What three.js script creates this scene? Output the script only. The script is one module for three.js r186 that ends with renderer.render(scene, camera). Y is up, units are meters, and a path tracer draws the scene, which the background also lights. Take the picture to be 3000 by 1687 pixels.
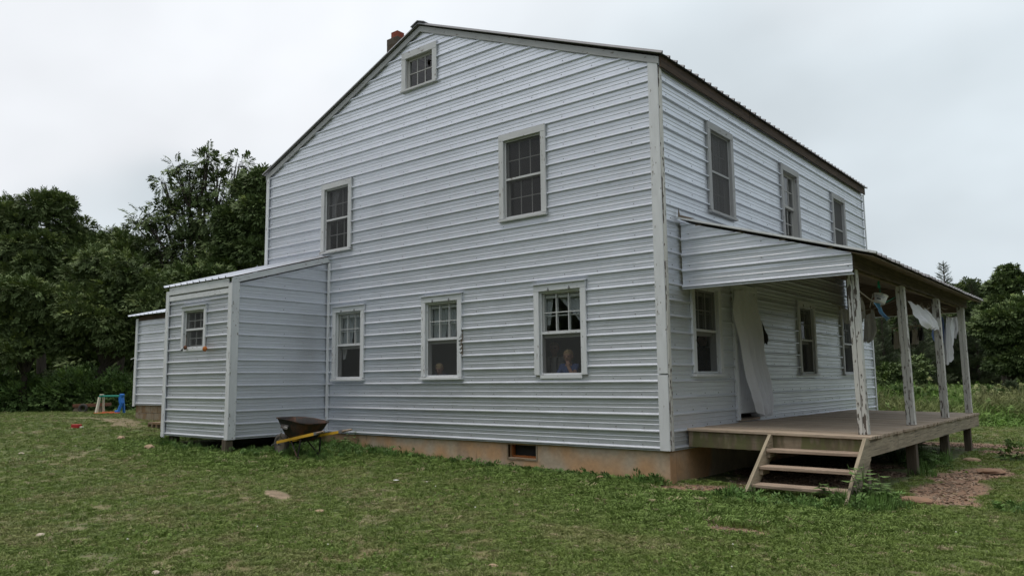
import * as THREE from 'three';
import { mergeGeometries, toCreasedNormals } from 'three/addons/utils/BufferGeometryUtils.js';
import { MarchingCubes } from 'three/addons/objects/MarchingCubes.js';
import { RoundedBoxGeometry } from 'three/addons/geometries/RoundedBoxGeometry.js';

// ---------------------------------------------------------------- camera
// Calibrated on the siding ribs (0.2286 m apart). Origin: house corner, at the foot of the siding.
const scene = new THREE.Scene();
const PXF = 2261.3762, PW = 3000, PH = 1687;
const CAM = new THREE.Vector3(5.1213, 0.9719, 9.6453);
const yaw = 0.6849, pit = 0.1191, rol = -0.0111;
const camera = new THREE.PerspectiveCamera(2 * Math.atan(PH / 2 / PXF) * 180 / Math.PI, PW / PH, 0.1, 900);
const FWD = new THREE.Vector3(-Math.sin(yaw) * Math.cos(pit), Math.sin(pit), -Math.cos(yaw) * Math.cos(pit));
const R0 = new THREE.Vector3(Math.cos(yaw), 0, -Math.sin(yaw));
const U0 = new THREE.Vector3().crossVectors(R0, FWD);
const RGT = R0.clone().multiplyScalar(Math.cos(rol)).addScaledVector(U0, Math.sin(rol));
const UPV = U0.clone().multiplyScalar(Math.cos(rol)).addScaledVector(R0, -Math.sin(rol));
camera.position.copy(CAM);
camera.quaternion.setFromRotationMatrix(new THREE.Matrix4().makeBasis(RGT, UPV, FWD.clone().negate()));
// photo pixel -> point on an axis plane, or at a depth along the view axis
function rayOf(px, py) { return FWD.clone().addScaledVector(RGT, (px - PW / 2) / PXF).addScaledVector(UPV, -(py - PH / 2) / PXF); }
function onPlane(px, py, ax, v) { const d = rayOf(px, py); return CAM.clone().addScaledVector(d, (v - CAM[ax]) / d[ax]); }
function atDepth(px, py, dep) { return CAM.clone().addScaledVector(rayOf(px, py), dep); }

// ---------------------------------------------------------------- random and noise
function rng(seed) { let a = seed >>> 0; return () => { a = (a + 0x6D2B79F5) | 0; let t = Math.imul(a ^ (a >>> 15), 1 | a); t = (t + Math.imul(t ^ (t >>> 7), 61 | t)) ^ t; return ((t ^ (t >>> 14)) >>> 0) / 4294967296; }; }
function h2(x, y, s) { let h = Math.imul(x, 374761393) + Math.imul(y, 668265263) + Math.imul(s, 1274126177); h = Math.imul(h ^ (h >>> 13), 1274126177); return ((h ^ (h >>> 16)) >>> 0) / 4294967296; }
const sm = t => t * t * (3 - 2 * t), mixn = (a, b, t) => a + (b - a) * t, clamp = (v, a = 0, b = 1) => Math.min(b, Math.max(a, v));
const ss = (a, b, v) => sm(clamp((v - a) / (b - a)));
const NT = (() => { const q = rng(99), t = new Float32Array(65536); for (let i = 0; i < 65536; i++) t[i] = q(); return t; })();
function vn(x, y, s = 0, per = 0) {          // value noise, periodic when per > 0
  let xi = Math.floor(x), yi = Math.floor(y), fx = x - xi, fy = y - yi, xj = xi + 1, yj = yi + 1; fx = fx * fx * (3 - 2 * fx); fy = fy * fy * (3 - 2 * fy);
  if (per > 0) { xi %= per; if (xi < 0) xi += per; xj %= per; if (xj < 0) xj += per; yi %= per; if (yi < 0) yi += per; yj %= per; if (yj < 0) yj += per; }
  const ox = (s * 37) | 0, oy = (s * 101) | 0, a = (xi + ox) & 255, b = (xj + ox) & 255, c = ((yi + oy) & 255) << 8, d = ((yj + oy) & 255) << 8;
  const p = NT[c | a], q = NT[c | b], r = NT[d | a], t = NT[d | b], m = p + (q - p) * fx;
  return m + (r + (t - r) * fx - m) * fy;
}
function fbm(x, y, o = 4, s = 0, per = 0) { let v = 0, a = 0.5, n = 0; for (let i = 0; i < o; i++) { v += a * vn(x, y, s + i * 17, per); n += a; a *= 0.5; x *= 2; y *= 2; per *= 2; } return v / n; }

// ---------------------------------------------------------------- sky: an even overcast with soft bluish rifts
{
  const W = 1024, H = 512, d = new Float32Array(W * H * 4);
  for (let j = 0; j < H; j++) for (let i = 0; i < W; i++) {
    const el = ((j + 0.5) / H - 0.5) * Math.PI, az = ((i + 0.5) / W - 0.5) * 2 * Math.PI;
    const y = Math.sin(el), x = Math.cos(el) * Math.cos(az), z = Math.cos(el) * Math.sin(az);
    const k = 1.6 / (Math.max(y, 0) + 0.5), u = x * k, v = z * k;
    const wx = fbm(u * 0.7 + 3, v * 0.7 + 9, 3, 5) - 0.5, wy = fbm(u * 0.7 + 13, v * 0.7 + 4, 3, 6) - 0.5;
    const a = fbm(u * 0.5 + wx * 0.7 + 7.3, v * 0.6 + wy * 0.7 + 4.1, 5, 11);          // thick and thin cloud
    const b = fbm(u * 1.7 + wx * 0.8 + 1.3, v * 2.0 + wy * 0.8, 5, 23);
    const thin = ss(0.4, 0.6, a), fold = (b - 0.5) * 0.3 * (0.5 + 0.5 * thin);
    const wisp = (fbm(u * 3.4 + wx + 4, v * 4.2 + wy, 5, 29) - 0.5) * 0.1;
    let L = 0.755 + fold * 0.7 + wisp * 1.2 - 0.11 * thin;
    L *= 0.97 + 0.16 * Math.max(y, 0);
    let r = L * (0.96 - 0.085 * thin), g = L * (0.99 - 0.02 * thin), bl = L * 1.035;
    if (y < 0) { const t = ss(0, -0.12, y); r = mixn(r, 0.09, t); g = mixn(g, 0.1, t); bl = mixn(bl, 0.06, t); }
    const o = (j * W + i) * 4; d[o] = r; d[o + 1] = g; d[o + 2] = bl; d[o + 3] = 1;
  }
  const t = new THREE.DataTexture(d, W, H, THREE.RGBAFormat, THREE.FloatType);
  t.mapping = THREE.EquirectangularReflectionMapping; t.magFilter = t.minFilter = THREE.LinearFilter; t.wrapS = THREE.RepeatWrapping; t.needsUpdate = true;
  scene.background = t; scene.environment = t;
}
// the sun behind the cloud deck: high, very soft
const sun = new THREE.DirectionalLight(0xfff4e6, 1.5);
sun.position.set(-8, 44, 8); sun.target.position.set(-4, 0, -3);
sun.castShadow = true; sun.shadow.radius = 60; sun.shadow.mapSize.set(2048, 2048);
Object.assign(sun.shadow.camera, { left: -40, right: 40, top: 40, bottom: -40, near: 1, far: 120 });
scene.add(sun, sun.target);
const renderer = new THREE.WebGLRenderer({ antialias: true });
renderer.setSize(1024, 575);
renderer.shadowMap.enabled = true;
renderer.toneMapping = THREE.LinearToneMapping;
renderer.toneMappingExposure = 1.2;

// ---------------------------------------------------------------- naming, groups, meshes
const used = {};
function numbered(n) { if (!(n in used)) { used[n] = 0; return n; } used[n]++; return n + '_' + String(used[n]).padStart(3, '0'); }
function thing(name, label, category, p = [0, 0, 0], turn = 0, group) {
  const o = new THREE.Group(); o.name = numbered(name); o.position.set(...p); o.rotation.y = turn;
  o.userData = { label, category }; if (group) o.userData.group = group; scene.add(o); return o;
}
function part(name, parent) { const o = new THREE.Group(); o.name = name; parent.add(o); return o; }
function mesh(name, g, m, parent) {
  const o = new THREE.Mesh(Array.isArray(g) ? (g.length > 1 ? mergeGeometries(g) : g[0]) : g, m);
  o.name = parent ? name : numbered(name); o.castShadow = o.receiveShadow = true; (parent || scene).add(o); return o;
}
function tag(o, label, category, group, kind) { Object.assign(o.userData, { label, category }); if (group) o.userData.group = group; if (kind) o.userData.kind = kind; return o; }
function struct(name, g, m) { const o = mesh(name, g, m); o.userData.kind = 'structure'; return o; }
function stuffPart(o) { o.userData.kind = 'stuff'; return o; }

// ---------------------------------------------------------------- geometry helpers: uv in metres, u along the longest side (the grain)
const R = rng(4711), rr = (a, b) => a + (b - a) * R();
function metres(g, longAxis, off = [rr(0, 9), rr(0, 9)]) {
  g = g.index ? g.toNonIndexed() : g; g.computeBoundingBox();
  const s = g.boundingBox.getSize(new THREE.Vector3()).toArray();
  const L = longAxis ?? s.indexOf(Math.max(...s)), p = g.attributes.position, uv = new Float32Array(p.count * 2);
  const a = new THREE.Vector3(), b = new THREE.Vector3(), c = new THREE.Vector3();
  for (let i = 0; i < p.count; i += 3) {
    a.fromBufferAttribute(p, i); b.fromBufferAttribute(p, i + 1); c.fromBufferAttribute(p, i + 2);
    const n = b.clone().sub(a).cross(c.clone().sub(a)).toArray().map(Math.abs); const k = n.indexOf(Math.max(...n));
    let ax = [0, 1, 2].filter(q => q !== k); if (ax.includes(L)) ax = [L, ax.find(q => q !== L)];
    [a, b, c].forEach((v, j) => { const q = v.toArray(); uv[(i + j) * 2] = q[ax[0]] + off[0]; uv[(i + j) * 2 + 1] = q[ax[1]] + off[1] + 0.37 * k; });
  }
  g.setAttribute('uv', new THREE.BufferAttribute(uv, 2));
  for (const k of Object.keys(g.attributes)) if (!['position', 'normal', 'uv', 'color'].includes(k)) g.deleteAttribute(k);
  return g;
}
function bx(x0, x1, y0, y1, z0, z1, round = 0, longAxis) {
  const w = Math.abs(x1 - x0), h = Math.abs(y1 - y0), d = Math.abs(z1 - z0);
  const g = round ? new RoundedBoxGeometry(w, h, d, 1, Math.min(round, w / 2.1, h / 2.1, d / 2.1)) : new THREE.BoxGeometry(w, h, d);
  g.translate((x0 + x1) / 2, (y0 + y1) / 2, (z0 + z1) / 2); return metres(g, longAxis);
}
const V = (x, y, z) => new THREE.Vector3(x, y, z);
function tube(pts, r, rad = 6, seg) { const c = new THREE.CatmullRomCurve3(pts, false, 'catmullrom', 0.3); return metres(new THREE.TubeGeometry(c, seg || Math.max(2, pts.length * 3), r, rad, false), 0); }
function bar(a, b, r, rad = 6, r2 = r) {
  const d = b.clone().sub(a), g = new THREE.CylinderGeometry(r2, r, d.length(), rad, 1); g.translate(0, d.length() / 2, 0);
  g.applyQuaternion(new THREE.Quaternion().setFromUnitVectors(V(0, 1, 0), d.clone().normalize())); g.translate(a.x, a.y, a.z); return metres(g);
}
function beam(a, b, w, h, up = V(0, 1, 0)) {     // rectangular bar from a to b
  const d = b.clone().sub(a), L = d.length(), X = d.clone().normalize(), Z = X.clone().cross(up).normalize(), Y = Z.clone().cross(X);
  const g = metres(new THREE.BoxGeometry(L, h, w), 0); g.translate(L / 2, 0, 0);
  g.applyMatrix4(new THREE.Matrix4().makeBasis(X, Y, Z).setPosition(a)); return g;
}
function prism(pts, z0, z1) {                    // polygon in xy, extruded along z
  const s = new THREE.Shape(pts.map(p => new THREE.Vector2(p[0], p[1])));
  const g = new THREE.ExtrudeGeometry(s, { depth: z1 - z0, bevelEnabled: false }); g.translate(0, 0, z0); return metres(g);
}
function holed(outer, holes, z0, z1) {
  const s = new THREE.Shape(outer.map(p => new THREE.Vector2(p[0], p[1])));
  for (const [a, b, c, d] of holes) { const h = new THREE.Path(); h.moveTo(a, c); h.lineTo(a, d); h.lineTo(b, d); h.lineTo(b, c); h.closePath(); s.holes.push(h); }
  const g = new THREE.ExtrudeGeometry(s, { depth: z1 - z0, bevelEnabled: false }); g.translate(0, 0, z0); return metres(g);
}
function lumpy(r, seed, sx = 1, sy = 1, sz = 1, det = 2, amp = 0.35) {   // a stone
  const g = new THREE.IcosahedronGeometry(r, det), p = g.attributes.position;
  for (let i = 0; i < p.count; i++) { const v = V(p.getX(i), p.getY(i), p.getZ(i)); const k = 1 + amp * (fbm(v.x / r * 1.3 + seed, v.y / r * 1.3 + v.z / r * 1.7 + seed, 3, seed) - 0.5) * 2; p.setXYZ(i, v.x * k * sx, v.y * k * sy, v.z * k * sz); }
  g.computeVertexNormals(); return metres(g);
}

// ---------------------------------------------------------------- textures (linear reflectances in, sRGB out)
const enc = v => { v = clamp(v); return Math.round(255 * (v <= 0.0031308 ? v * 12.92 : 1.055 * Math.pow(v, 1 / 2.4) - 0.055)); };
function colTex(n, fn, m = n) {
  const d = new Uint8Array(n * m * 4);
  for (let j = 0; j < m; j++) for (let i = 0; i < n; i++) { const c = fn((i + 0.5) / n, (j + 0.5) / m), o = (j * n + i) * 4; d[o] = enc(c[0]); d[o + 1] = enc(c[1]); d[o + 2] = enc(c[2]); d[o + 3] = 255; }
  const t = new THREE.DataTexture(d, n, m); t.colorSpace = THREE.SRGBColorSpace; t.wrapS = t.wrapT = THREE.RepeatWrapping; t.magFilter = THREE.LinearFilter; t.minFilter = THREE.LinearFilter; t.needsUpdate = true; return t;
}
function grayTex(n, fn, m = n) {
  const d = new Uint8Array(n * m * 4);
  for (let j = 0; j < m; j++) for (let i = 0; i < n; i++) { const c = Math.round(255 * clamp(fn((i + 0.5) / n, (j + 0.5) / m))), o = (j * n + i) * 4; d[o] = d[o + 1] = d[o + 2] = c; d[o + 3] = 255; }
  const t = new THREE.DataTexture(d, n, m); t.wrapS = t.wrapT = THREE.RepeatWrapping; t.magFilter = THREE.LinearFilter; t.minFilter = THREE.LinearFilter; t.needsUpdate = true; return t;
}
const rep = (t, a, b = a) => { t.repeat.set(a, b); return t; };
const mix3 = (a, b, t) => [mixn(a[0], b[0], t), mixn(a[1], b[1], t), mixn(a[2], b[2], t)];
const std = o => new THREE.MeshStandardMaterial(o), phy = o => new THREE.MeshPhysicalMaterial(o);

const M = {};
{ // galvanised steel sheet: fine spangle, long faint run marks, scuffs. 4 m tile
  const map = colTex(768, (u, v) => {
    const sp = fbm(u * 160, v * 160, 2, 3, 160) - 0.5, st = fbm(u * 10, v * 90, 3, 7, 10) - 0.5, bl = fbm(u * 8, v * 8, 4, 9, 8) - 0.5;
    let k = 0.75 + sp * 0.04 + st * 0.06 + bl * 0.09;
    const scuff = ss(0.76, 0.84, fbm(u * 20 + 5, v * 60 + 3, 4, 31, 20)) * ss(0.55, 0.7, vn(u * 6, v * 8, 41, 2));
    k -= scuff * 0.09;
    return [k * 0.925, k * 0.965, k * 1.05];
  });
  const rough = grayTex(512, (u, v) => 0.42 + (fbm(u * 24, v * 48, 4, 13, 24) - 0.5) * 0.14);
  for (const t of [map, rough]) rep(t, 0.25);
  M.metal = [1, 0.96, 0.92, 0.985].map(k => std({ name: 'galvanised_steel', color: new THREE.Color(k, k, k), map, roughnessMap: rough, roughness: 1, metalness: 0.64, side: THREE.DoubleSide }));
  M.roof = std({ name: 'roof_steel', color: new THREE.Color(0.36, 0.35, 0.34), map, roughnessMap: rough, roughness: 1.4, metalness: 0.5, side: THREE.DoubleSide });
  M.roofBright = std({ name: 'bright_roof_steel', color: new THREE.Color(1, 1, 1), map, roughnessMap: rough, roughness: 1, metalness: 0.64, side: THREE.DoubleSide });
  M.screw = std({ name: 'screw_steel', color: new THREE.Color(0.2, 0.2, 0.21), roughness: 0.6, metalness: 0.3 });
}
function paintTex(seed, amount, wood, white, n = 512) {   // paint with flakes gone along the grain (u); 2 m tile
  return colTex(n, (u, v) => {
    const g = fbm(u * 8, v * 120, 4, seed, 8), f = fbm(u * 26, v * 90, 4, seed + 5, 26), big = fbm(u * 4, v * 8, 3, seed + 9, 4);
    const gone = ss(1 - amount - 0.05, 1 - amount + 0.03, f * 0.75 + big * 0.35 - 0.05);
    const crack = ss(0.7, 0.8, fbm(u * 6, v * 160, 3, seed + 21, 6)) * amount * 1.1;
    const w = mix3(wood, [wood[0] * 0.45, wood[1] * 0.43, wood[2] * 0.42], g);
    const d = 1 - 0.16 * (fbm(u * 12, v * 30, 4, seed + 2, 12)) - 0.06 * big;
    return mix3([white[0] * d, white[1] * d, white[2] * d], w, clamp(gone + crack * 0.7));
  });
}
const WHITE = [0.7, 0.725, 0.76], GREYW = [0.22, 0.2, 0.18];
{
  const t1 = rep(paintTex(51, 0.25, GREYW, WHITE), 0.5), t2 = rep(paintTex(77, 0.335, [0.13, 0.11, 0.095], [0.66, 0.655, 0.63]), 0.5), t3 = rep(paintTex(91, 0.27, [0.2, 0.18, 0.165], [0.4, 0.41, 0.42]), 0.5);
  M.trim = std({ name: 'white_trim_paint', map: t1, roughness: 0.72 });
  M.peel = std({ name: 'peeling_white_paint', map: t2, roughness: 0.85 });
  M.greyTrim = std({ name: 'weathered_grey_paint', map: t3, roughness: 0.85 });
  M.greyTrim2 = std({ name: 'chalky_paint', map: t3, color: new THREE.Color(1.45, 1.46, 1.47), roughness: 0.85 });
  M.sash = std({ name: 'sash_paint', color: new THREE.Color(0.55, 0.56, 0.56), roughness: 0.6 });
  M.sashGrey = std({ name: 'old_sash_paint', color: new THREE.Color(0.4, 0.4, 0.39), roughness: 0.8 });
  M.door = std({ name: 'door_paint', map: t1, color: new THREE.Color(1, 1, 1), roughness: 0.6 });
}
function woodTex(seed, a, b, knots = 0.0, n = 512) {       // grain along u; 1.5 m tile
  return colTex(n, (u, v) => {
    const w = fbm(u * 3, v * 6, 3, seed + 4, 3) * 0.6, g = fbm(u * 5 + w, v * 70 + w * 3, 4, seed, 0), f = fbm(u * 30, v * 260, 2, seed + 8, 30), st = fbm(u * 5, v * 5, 4, seed + 12, 5);
    let c = mix3(a, b, clamp(g * 1.5 - 0.25)); const k = 0.72 + 0.34 * f + 0.3 * (st - 0.4); c = c.map(x => x * k);
    const cr = ss(0.68, 0.76, fbm(u * 2.2, v * 90, 3, seed + 30, 0)); return c.map(x => x * (1 - 0.6 * cr));
  });
}
{
  const bump = rep(grayTex(512, (u, v) => fbm(u * 6, v * 120, 4, 61, 6)), 0.66);
  M.deck = [[[0.45, 0.36, 0.27], [0.32, 0.25, 0.185]], [[0.42, 0.34, 0.26], [0.29, 0.23, 0.175]], [[0.48, 0.39, 0.3], [0.35, 0.275, 0.21]]].map(([a, b], i) => std({ name: 'deck_wood', map: rep(woodTex(101 + i * 7, a, b), 0.66), bumpMap: bump, bumpScale: 0.002, roughness: 0.85 }));
  M.rim = std({ name: 'weathered_lumber', map: rep(woodTex(133, [0.4, 0.345, 0.25], [0.25, 0.21, 0.15]), 0.66), bumpMap: bump, bumpScale: 0.002, roughness: 0.9 });
  M.mossy = std({ name: 'mossy_lumber', map: rep(colTex(512, (u, v) => { const g = fbm(u * 5, v * 70, 4, 144), st = ss(0.52, 0.66, fbm(u * 9, v * 3, 4, 150, 9)), br = ss(0.5, 0.7, fbm(u * 14, v * 4, 4, 159, 14)); let c = mix3([0.27, 0.225, 0.16], [0.15, 0.12, 0.085], g); c = mix3(c, [0.085, 0.1, 0.03], st * 0.75); return mix3(c, [0.11, 0.08, 0.06], br * 0.5); }), 0.66), roughness: 0.92 });
  M.tread = std({ name: 'tread_wood', map: rep(woodTex(171, [0.42, 0.325, 0.25], [0.27, 0.205, 0.155]), 0.66), bumpMap: bump, bumpScale: 0.002, roughness: 0.9 });
  M.dark = std({ name: 'old_brown_wood', map: rep(woodTex(181, [0.27, 0.215, 0.165], [0.17, 0.135, 0.105]), 0.66), roughness: 0.95 });
  M.beam = std({ name: 'stained_beam_wood', map: rep(woodTex(187, [0.13, 0.1, 0.078], [0.06, 0.047, 0.038]), 0.66), roughness: 0.95 });
  M.fascia = std({ name: 'brown_fascia_wood', map: rep(woodTex(191, [0.1, 0.066, 0.045], [0.04, 0.028, 0.02]), 0.66), roughness: 0.9 });
  M.postwood = std({ name: 'treated_post', map: rep(woodTex(203, [0.13, 0.105, 0.075], [0.07, 0.056, 0.04]), 0.66), roughness: 0.95 });
  M.plankRed = std({ name: 'red_brown_plank', map: rep(woodTex(211, [0.2, 0.085, 0.05], [0.1, 0.045, 0.028]), 0.66), roughness: 0.9 });
  M.bark = std({ name: 'bark', map: rep(woodTex(221, [0.085, 0.07, 0.055], [0.035, 0.028, 0.022]), 1), roughness: 1 });
}
{ // parged concrete with clay stains; 4 m tile
  const map = colTex(512, (u, v) => {
    const a = fbm(u * 5, v * 4, 5, 301, 5), o = ss(0.5, 0.66, fbm(u * 4 + 0.6, v * 3 + 0.2, 4, 311, 4)), f = fbm(u * 90, v * 90, 3, 317, 90), dk = ss(0.55, 0.7, fbm(u * 9, v * 5, 4, 331, 9));
    let c = mix3([0.44, 0.36, 0.265], [0.38, 0.325, 0.26], a); c = mix3(c, [0.5, 0.28, 0.13], o * 0.75); c = mix3(c, [0.22, 0.2, 0.18], dk * 0.35);
    const cr = ss(0.79, 0.83, fbm(u * 22, v * 5, 3, 341, 22)); const k = (0.86 + 0.28 * f) * (1 - 0.5 * cr); return c.map(x => x * k);
  });
  const bump = rep(grayTex(512, (u, v) => fbm(u * 40, v * 40, 4, 351, 40)), 0.25);
  M.concrete = std({ name: 'stained_concrete', map: rep(map, 0.25), bumpMap: bump, bumpScale: 0.006, roughness: 0.95 });
  const bt = rep(colTex(512, (u, v) => { const f = fbm(u * 70, v * 70, 3, 361, 70), st = ss(0.45, 0.68, fbm(u * 5, v * 5, 4, 363, 5)); return mix3([0.33, 0.28, 0.21], [0.27, 0.18, 0.1], st).map(x => x * (0.75 + 0.5 * f)); }), 1);
  M.block = std({ name: 'concrete_block', map: bt, color: new THREE.Color(0.72, 0.7, 0.68), roughness: 0.98 });
  M.chimney = std({ name: 'grey_block', map: bt, color: new THREE.Color(0.19, 0.19, 0.2), roughness: 0.98 });
  M.mortar = std({ name: 'mortar', color: new THREE.Color(0.2, 0.185, 0.16), roughness: 1 });
  M.terracotta = std({ name: 'clay_flue', map: bt, color: new THREE.Color(0.62, 0.17, 0.12), roughness: 0.9 });
}
// interiors, glass, mesh, cloth
M.room = std({ name: 'room_wall', color: new THREE.Color(0.55, 0.55, 0.56), roughness: 0.95 });
M.roomFloor = std({ name: 'room_floor', color: new THREE.Color(0.16, 0.11, 0.07), roughness: 0.8 });
M.glass = phy({ name: 'window_glass', color: new THREE.Color(0.86, 0.88, 0.88), transmission: 1, thickness: 0, roughness: 0.03, ior: 1.5 });
M.mesh = std({ name: 'insect_screen', color: new THREE.Color(0.07, 0.073, 0.076), roughness: 0.9, transparent: true, opacity: 0.4, side: THREE.DoubleSide });
M.meshDim = std({ name: 'grey_insect_screen', color: new THREE.Color(0.045, 0.046, 0.05), roughness: 0.9, transparent: true, opacity: 0.55, side: THREE.DoubleSide });
M.meshDusty = std({ name: 'dusty_insect_screen', color: new THREE.Color(0.09, 0.09, 0.092), roughness: 0.9, transparent: true, opacity: 0.72, side: THREE.DoubleSide });
const cloth = (name, r, g, b, tr = 0.28) => phy({ name, color: new THREE.Color(r, g, b), roughness: 1, transmission: tr, thickness: 0, side: THREE.DoubleSide, map: weave });
const weave = rep(colTex(256, (u, v) => { const k = 0.93 + 0.07 * fbm(u * 60, v * 60, 3, 401, 60) - 0.05 * fbm(u * 6, v * 6, 3, 402, 6); return [k, k, k]; }), 2);
M.sheet = cloth('white_cotton', 0.88, 0.89, 0.94); M.greyCloth = cloth('grey_white_cotton', 0.6, 0.6, 0.62); M.dimCloth = cloth('beige_cotton', 0.42, 0.385, 0.34);
M.sheer = phy({ name: 'sheer_curtain', color: new THREE.Color(0.85, 0.87, 0.9), roughness: 1, transmission: 0.35, thickness: 0, side: THREE.DoubleSide, transparent: true, opacity: 0.88 });
M.blueCloth = cloth('light_blue_cloth', 0.1, 0.36, 0.74); M.navyCloth = cloth('blue_cloth', 0.028, 0.09, 0.27); M.charcoal = cloth('charcoal_cloth', 0.035, 0.035, 0.035, 0);

// ================================================================ GROUND
const HX = [[-90, -0.2], [-45, 0.05], [-30, 0.12], [-22, 0.13], [-16, 0.1], [-12, -0.05], [-9, -0.19], [-6, -0.31], [-3, -0.4], [0, -0.46], [3, -0.48], [12, -0.52], [60, -0.6]];
function ground(x, z) {
  let h = HX[0][1];
  if (x >= HX[HX.length - 1][0]) h = HX[HX.length - 1][1]; else for (let i = 0; i < HX.length - 1; i++) if (x >= HX[i][0] && x < HX[i + 1][0]) { h = mixn(HX[i][1], HX[i + 1][1], (x - HX[i][0]) / (HX[i + 1][0] - HX[i][0])); break; }
  return h - 0.012 * clamp(z, 0, 12) + 0.035 * (fbm(x * 0.35 + 40, z * 0.35 + 40, 3, 501) - 0.5);
}
const inBox = (x, z, a, b, c, d) => x > a && x < b && z > c && z < d;
function underRoof(x, z) { return inBox(x, z, -9.75, 0, -10.4, 0) || inBox(x, z, -9.9, -7.6, -0.1, 2.08) || inBox(x, z, -15.8, -9.7, -5, 0.02); }
// bare ground 0..1 (clay wash right of the porch, worn patches on the lawn, under the deck)
const worn = [[3.1, -0.6, 0.62, 0.42, 0], [3.08, -1.8, 0.55, 1.4, 0], [3.02, -3.6, 0.5, 1.6, 0.1], [2.4, -9.1, 1.9, 0.75, 0], [3.2, -7.7, 0.8, 0.6, 0], [0.5, 0.1, 0.95, 0.6, -0.3], [1.1, -2.4, 1.3, 2.6, 0], [-3.5, 3.8, 0.5, 0.2, 0.3], [1.9, 2.3, 0.5, 0.22, 0]];
function bare(x, z) {
  let b = 0; const n = fbm(x * 1.3 + 9, z * 1.3 + 5, 4, 511), n2 = fbm(x * 0.55 + 2, z * 0.55 + 8, 3, 512), n3 = fbm(x * 5 + 2, z * 5 + 8, 3, 513);
  for (const [cx, cz, rx, rz, t] of worn) { const dx = x - cx, dz = z - cz, c = Math.cos(t), s = Math.sin(t), u = (c * dx + s * dz) / rx, v = (-s * dx + c * dz) / rz; b = Math.max(b, 1 - Math.sqrt(u * u + v * v) * 0.8); }
  b = ss(0.28, 0.5, b + (n - 0.5) * 0.55 + (n3 - 0.5) * 0.2);
  const lawn = ss(0.62, 0.7, n * 0.3 + n2 * 0.15 + n3 * 0.6);
  const path = ss(0.5, 0.75, 1 - Math.abs(z - (0.9 + 0.25 * Math.sin(x * 0.9))) / 0.7 + (n - 0.5)) * ss(-12.5, -14, x) * ss(-19.5, -17, x);
  return clamp(Math.max(b, lawn * 0.42, path * 0.7));
}
function lush(x, z) {   // greener, longer growth along the walls and by the steps
  const n = fbm(x * 0.8 + 21, z * 0.8 + 4, 3, 521);
  const wall = x < 0.4 && x > -7.6 && z > 0 ? ss(1.6, 0.1, z - (n - 0.4) * 1.6) : 0;
  const steps = ss(2.3, 0.6, Math.hypot((x - 1.2) * 0.75, z - 1.1));
  const ext = 0.8 * ss(2.2, 0.6, Math.hypot(Math.max(0, Math.abs(x + 8) - 1.6), Math.max(0, Math.abs(z - 1.6) - 0.5)) + (n - 0.4) * 1.4);
  return clamp(Math.max(wall, steps * 0.9, ext) * (0.55 + n));
}
{
  const xs = [], zs = []; const line = (a, b, n, o) => { for (let i = 0; i < n; i++) o.push(a + (b - a) * i / n); };
  line(-140, -30, 14, xs); line(-30, 14, 176, xs); line(14, 140, 16, xs); xs.push(140);
  line(-160, -24, 16, zs); line(-24, 12, 144, zs); line(12, 120, 14, zs); zs.push(120);
  const pos = [], uv = [], ix = [];
  for (const z of zs) for (const x of xs) { const b = Math.abs(x) < 30 && Math.abs(z) < 24 ? bare(x, z) : 0; pos.push(x, ground(x, z) - 0.02 * b, z); uv.push((x + 28) / 40, (z + 26) / 40); }
  const W = xs.length;
  for (let j = 0; j < zs.length - 1; j++) for (let i = 0; i < W - 1; i++) { const a = j * W + i; ix.push(a, a + W, a + 1, a + 1, a + W, a + W + 1); }
  const g = new THREE.BufferGeometry(); g.setAttribute('position', new THREE.Float32BufferAttribute(pos, 3)); g.setAttribute('uv', new THREE.Float32BufferAttribute(uv, 2)); g.setIndex(ix); g.computeVertexNormals();
  const map = colTex(1024, (u, v) => {
    const x = u * 40 - 28, z = v * 40 - 26, b = bare(x, z), f = fbm(x * 9, z * 9, 3, 531), c1 = fbm(x * 2.1, z * 2.1, 3, 533), grit = h2(Math.floor(u * 1024), Math.floor(v * 1024), 7), big = fbm(x * 0.4, z * 0.4, 2, 535);
    let gr = mix3([0.075, 0.105, 0.03], [0.115, 0.13, 0.045], ss(0.35, 0.7, c1 * 0.6 + f * 0.4));
    const clay = x > -1 ? ss(0.35, 0.65, big * 0.5 + c1 * 0.5 + 0.12) : 0.25 * c1;
    let di = mix3([0.25, 0.195, 0.135], [0.225, 0.14, 0.092], clay); di = di.map(q => q * (0.72 + 0.55 * grit * f * 1.3 + 0.2 * f));
    if (grit > 0.985) di = di.map(q => q * 1.5);
    return mix3(gr, di, b);
  });
  map.wrapS = map.wrapT = THREE.MirroredRepeatWrapping;
  const bump = grayTex(512, (u, v) => fbm(u * 120, v * 120, 4, 541, 120)); rep(bump, 8);
  struct('ground', g, std({ name: 'lawn_soil', map, bumpMap: bump, bumpScale: 0.03, roughness: 1 }));
}

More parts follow.
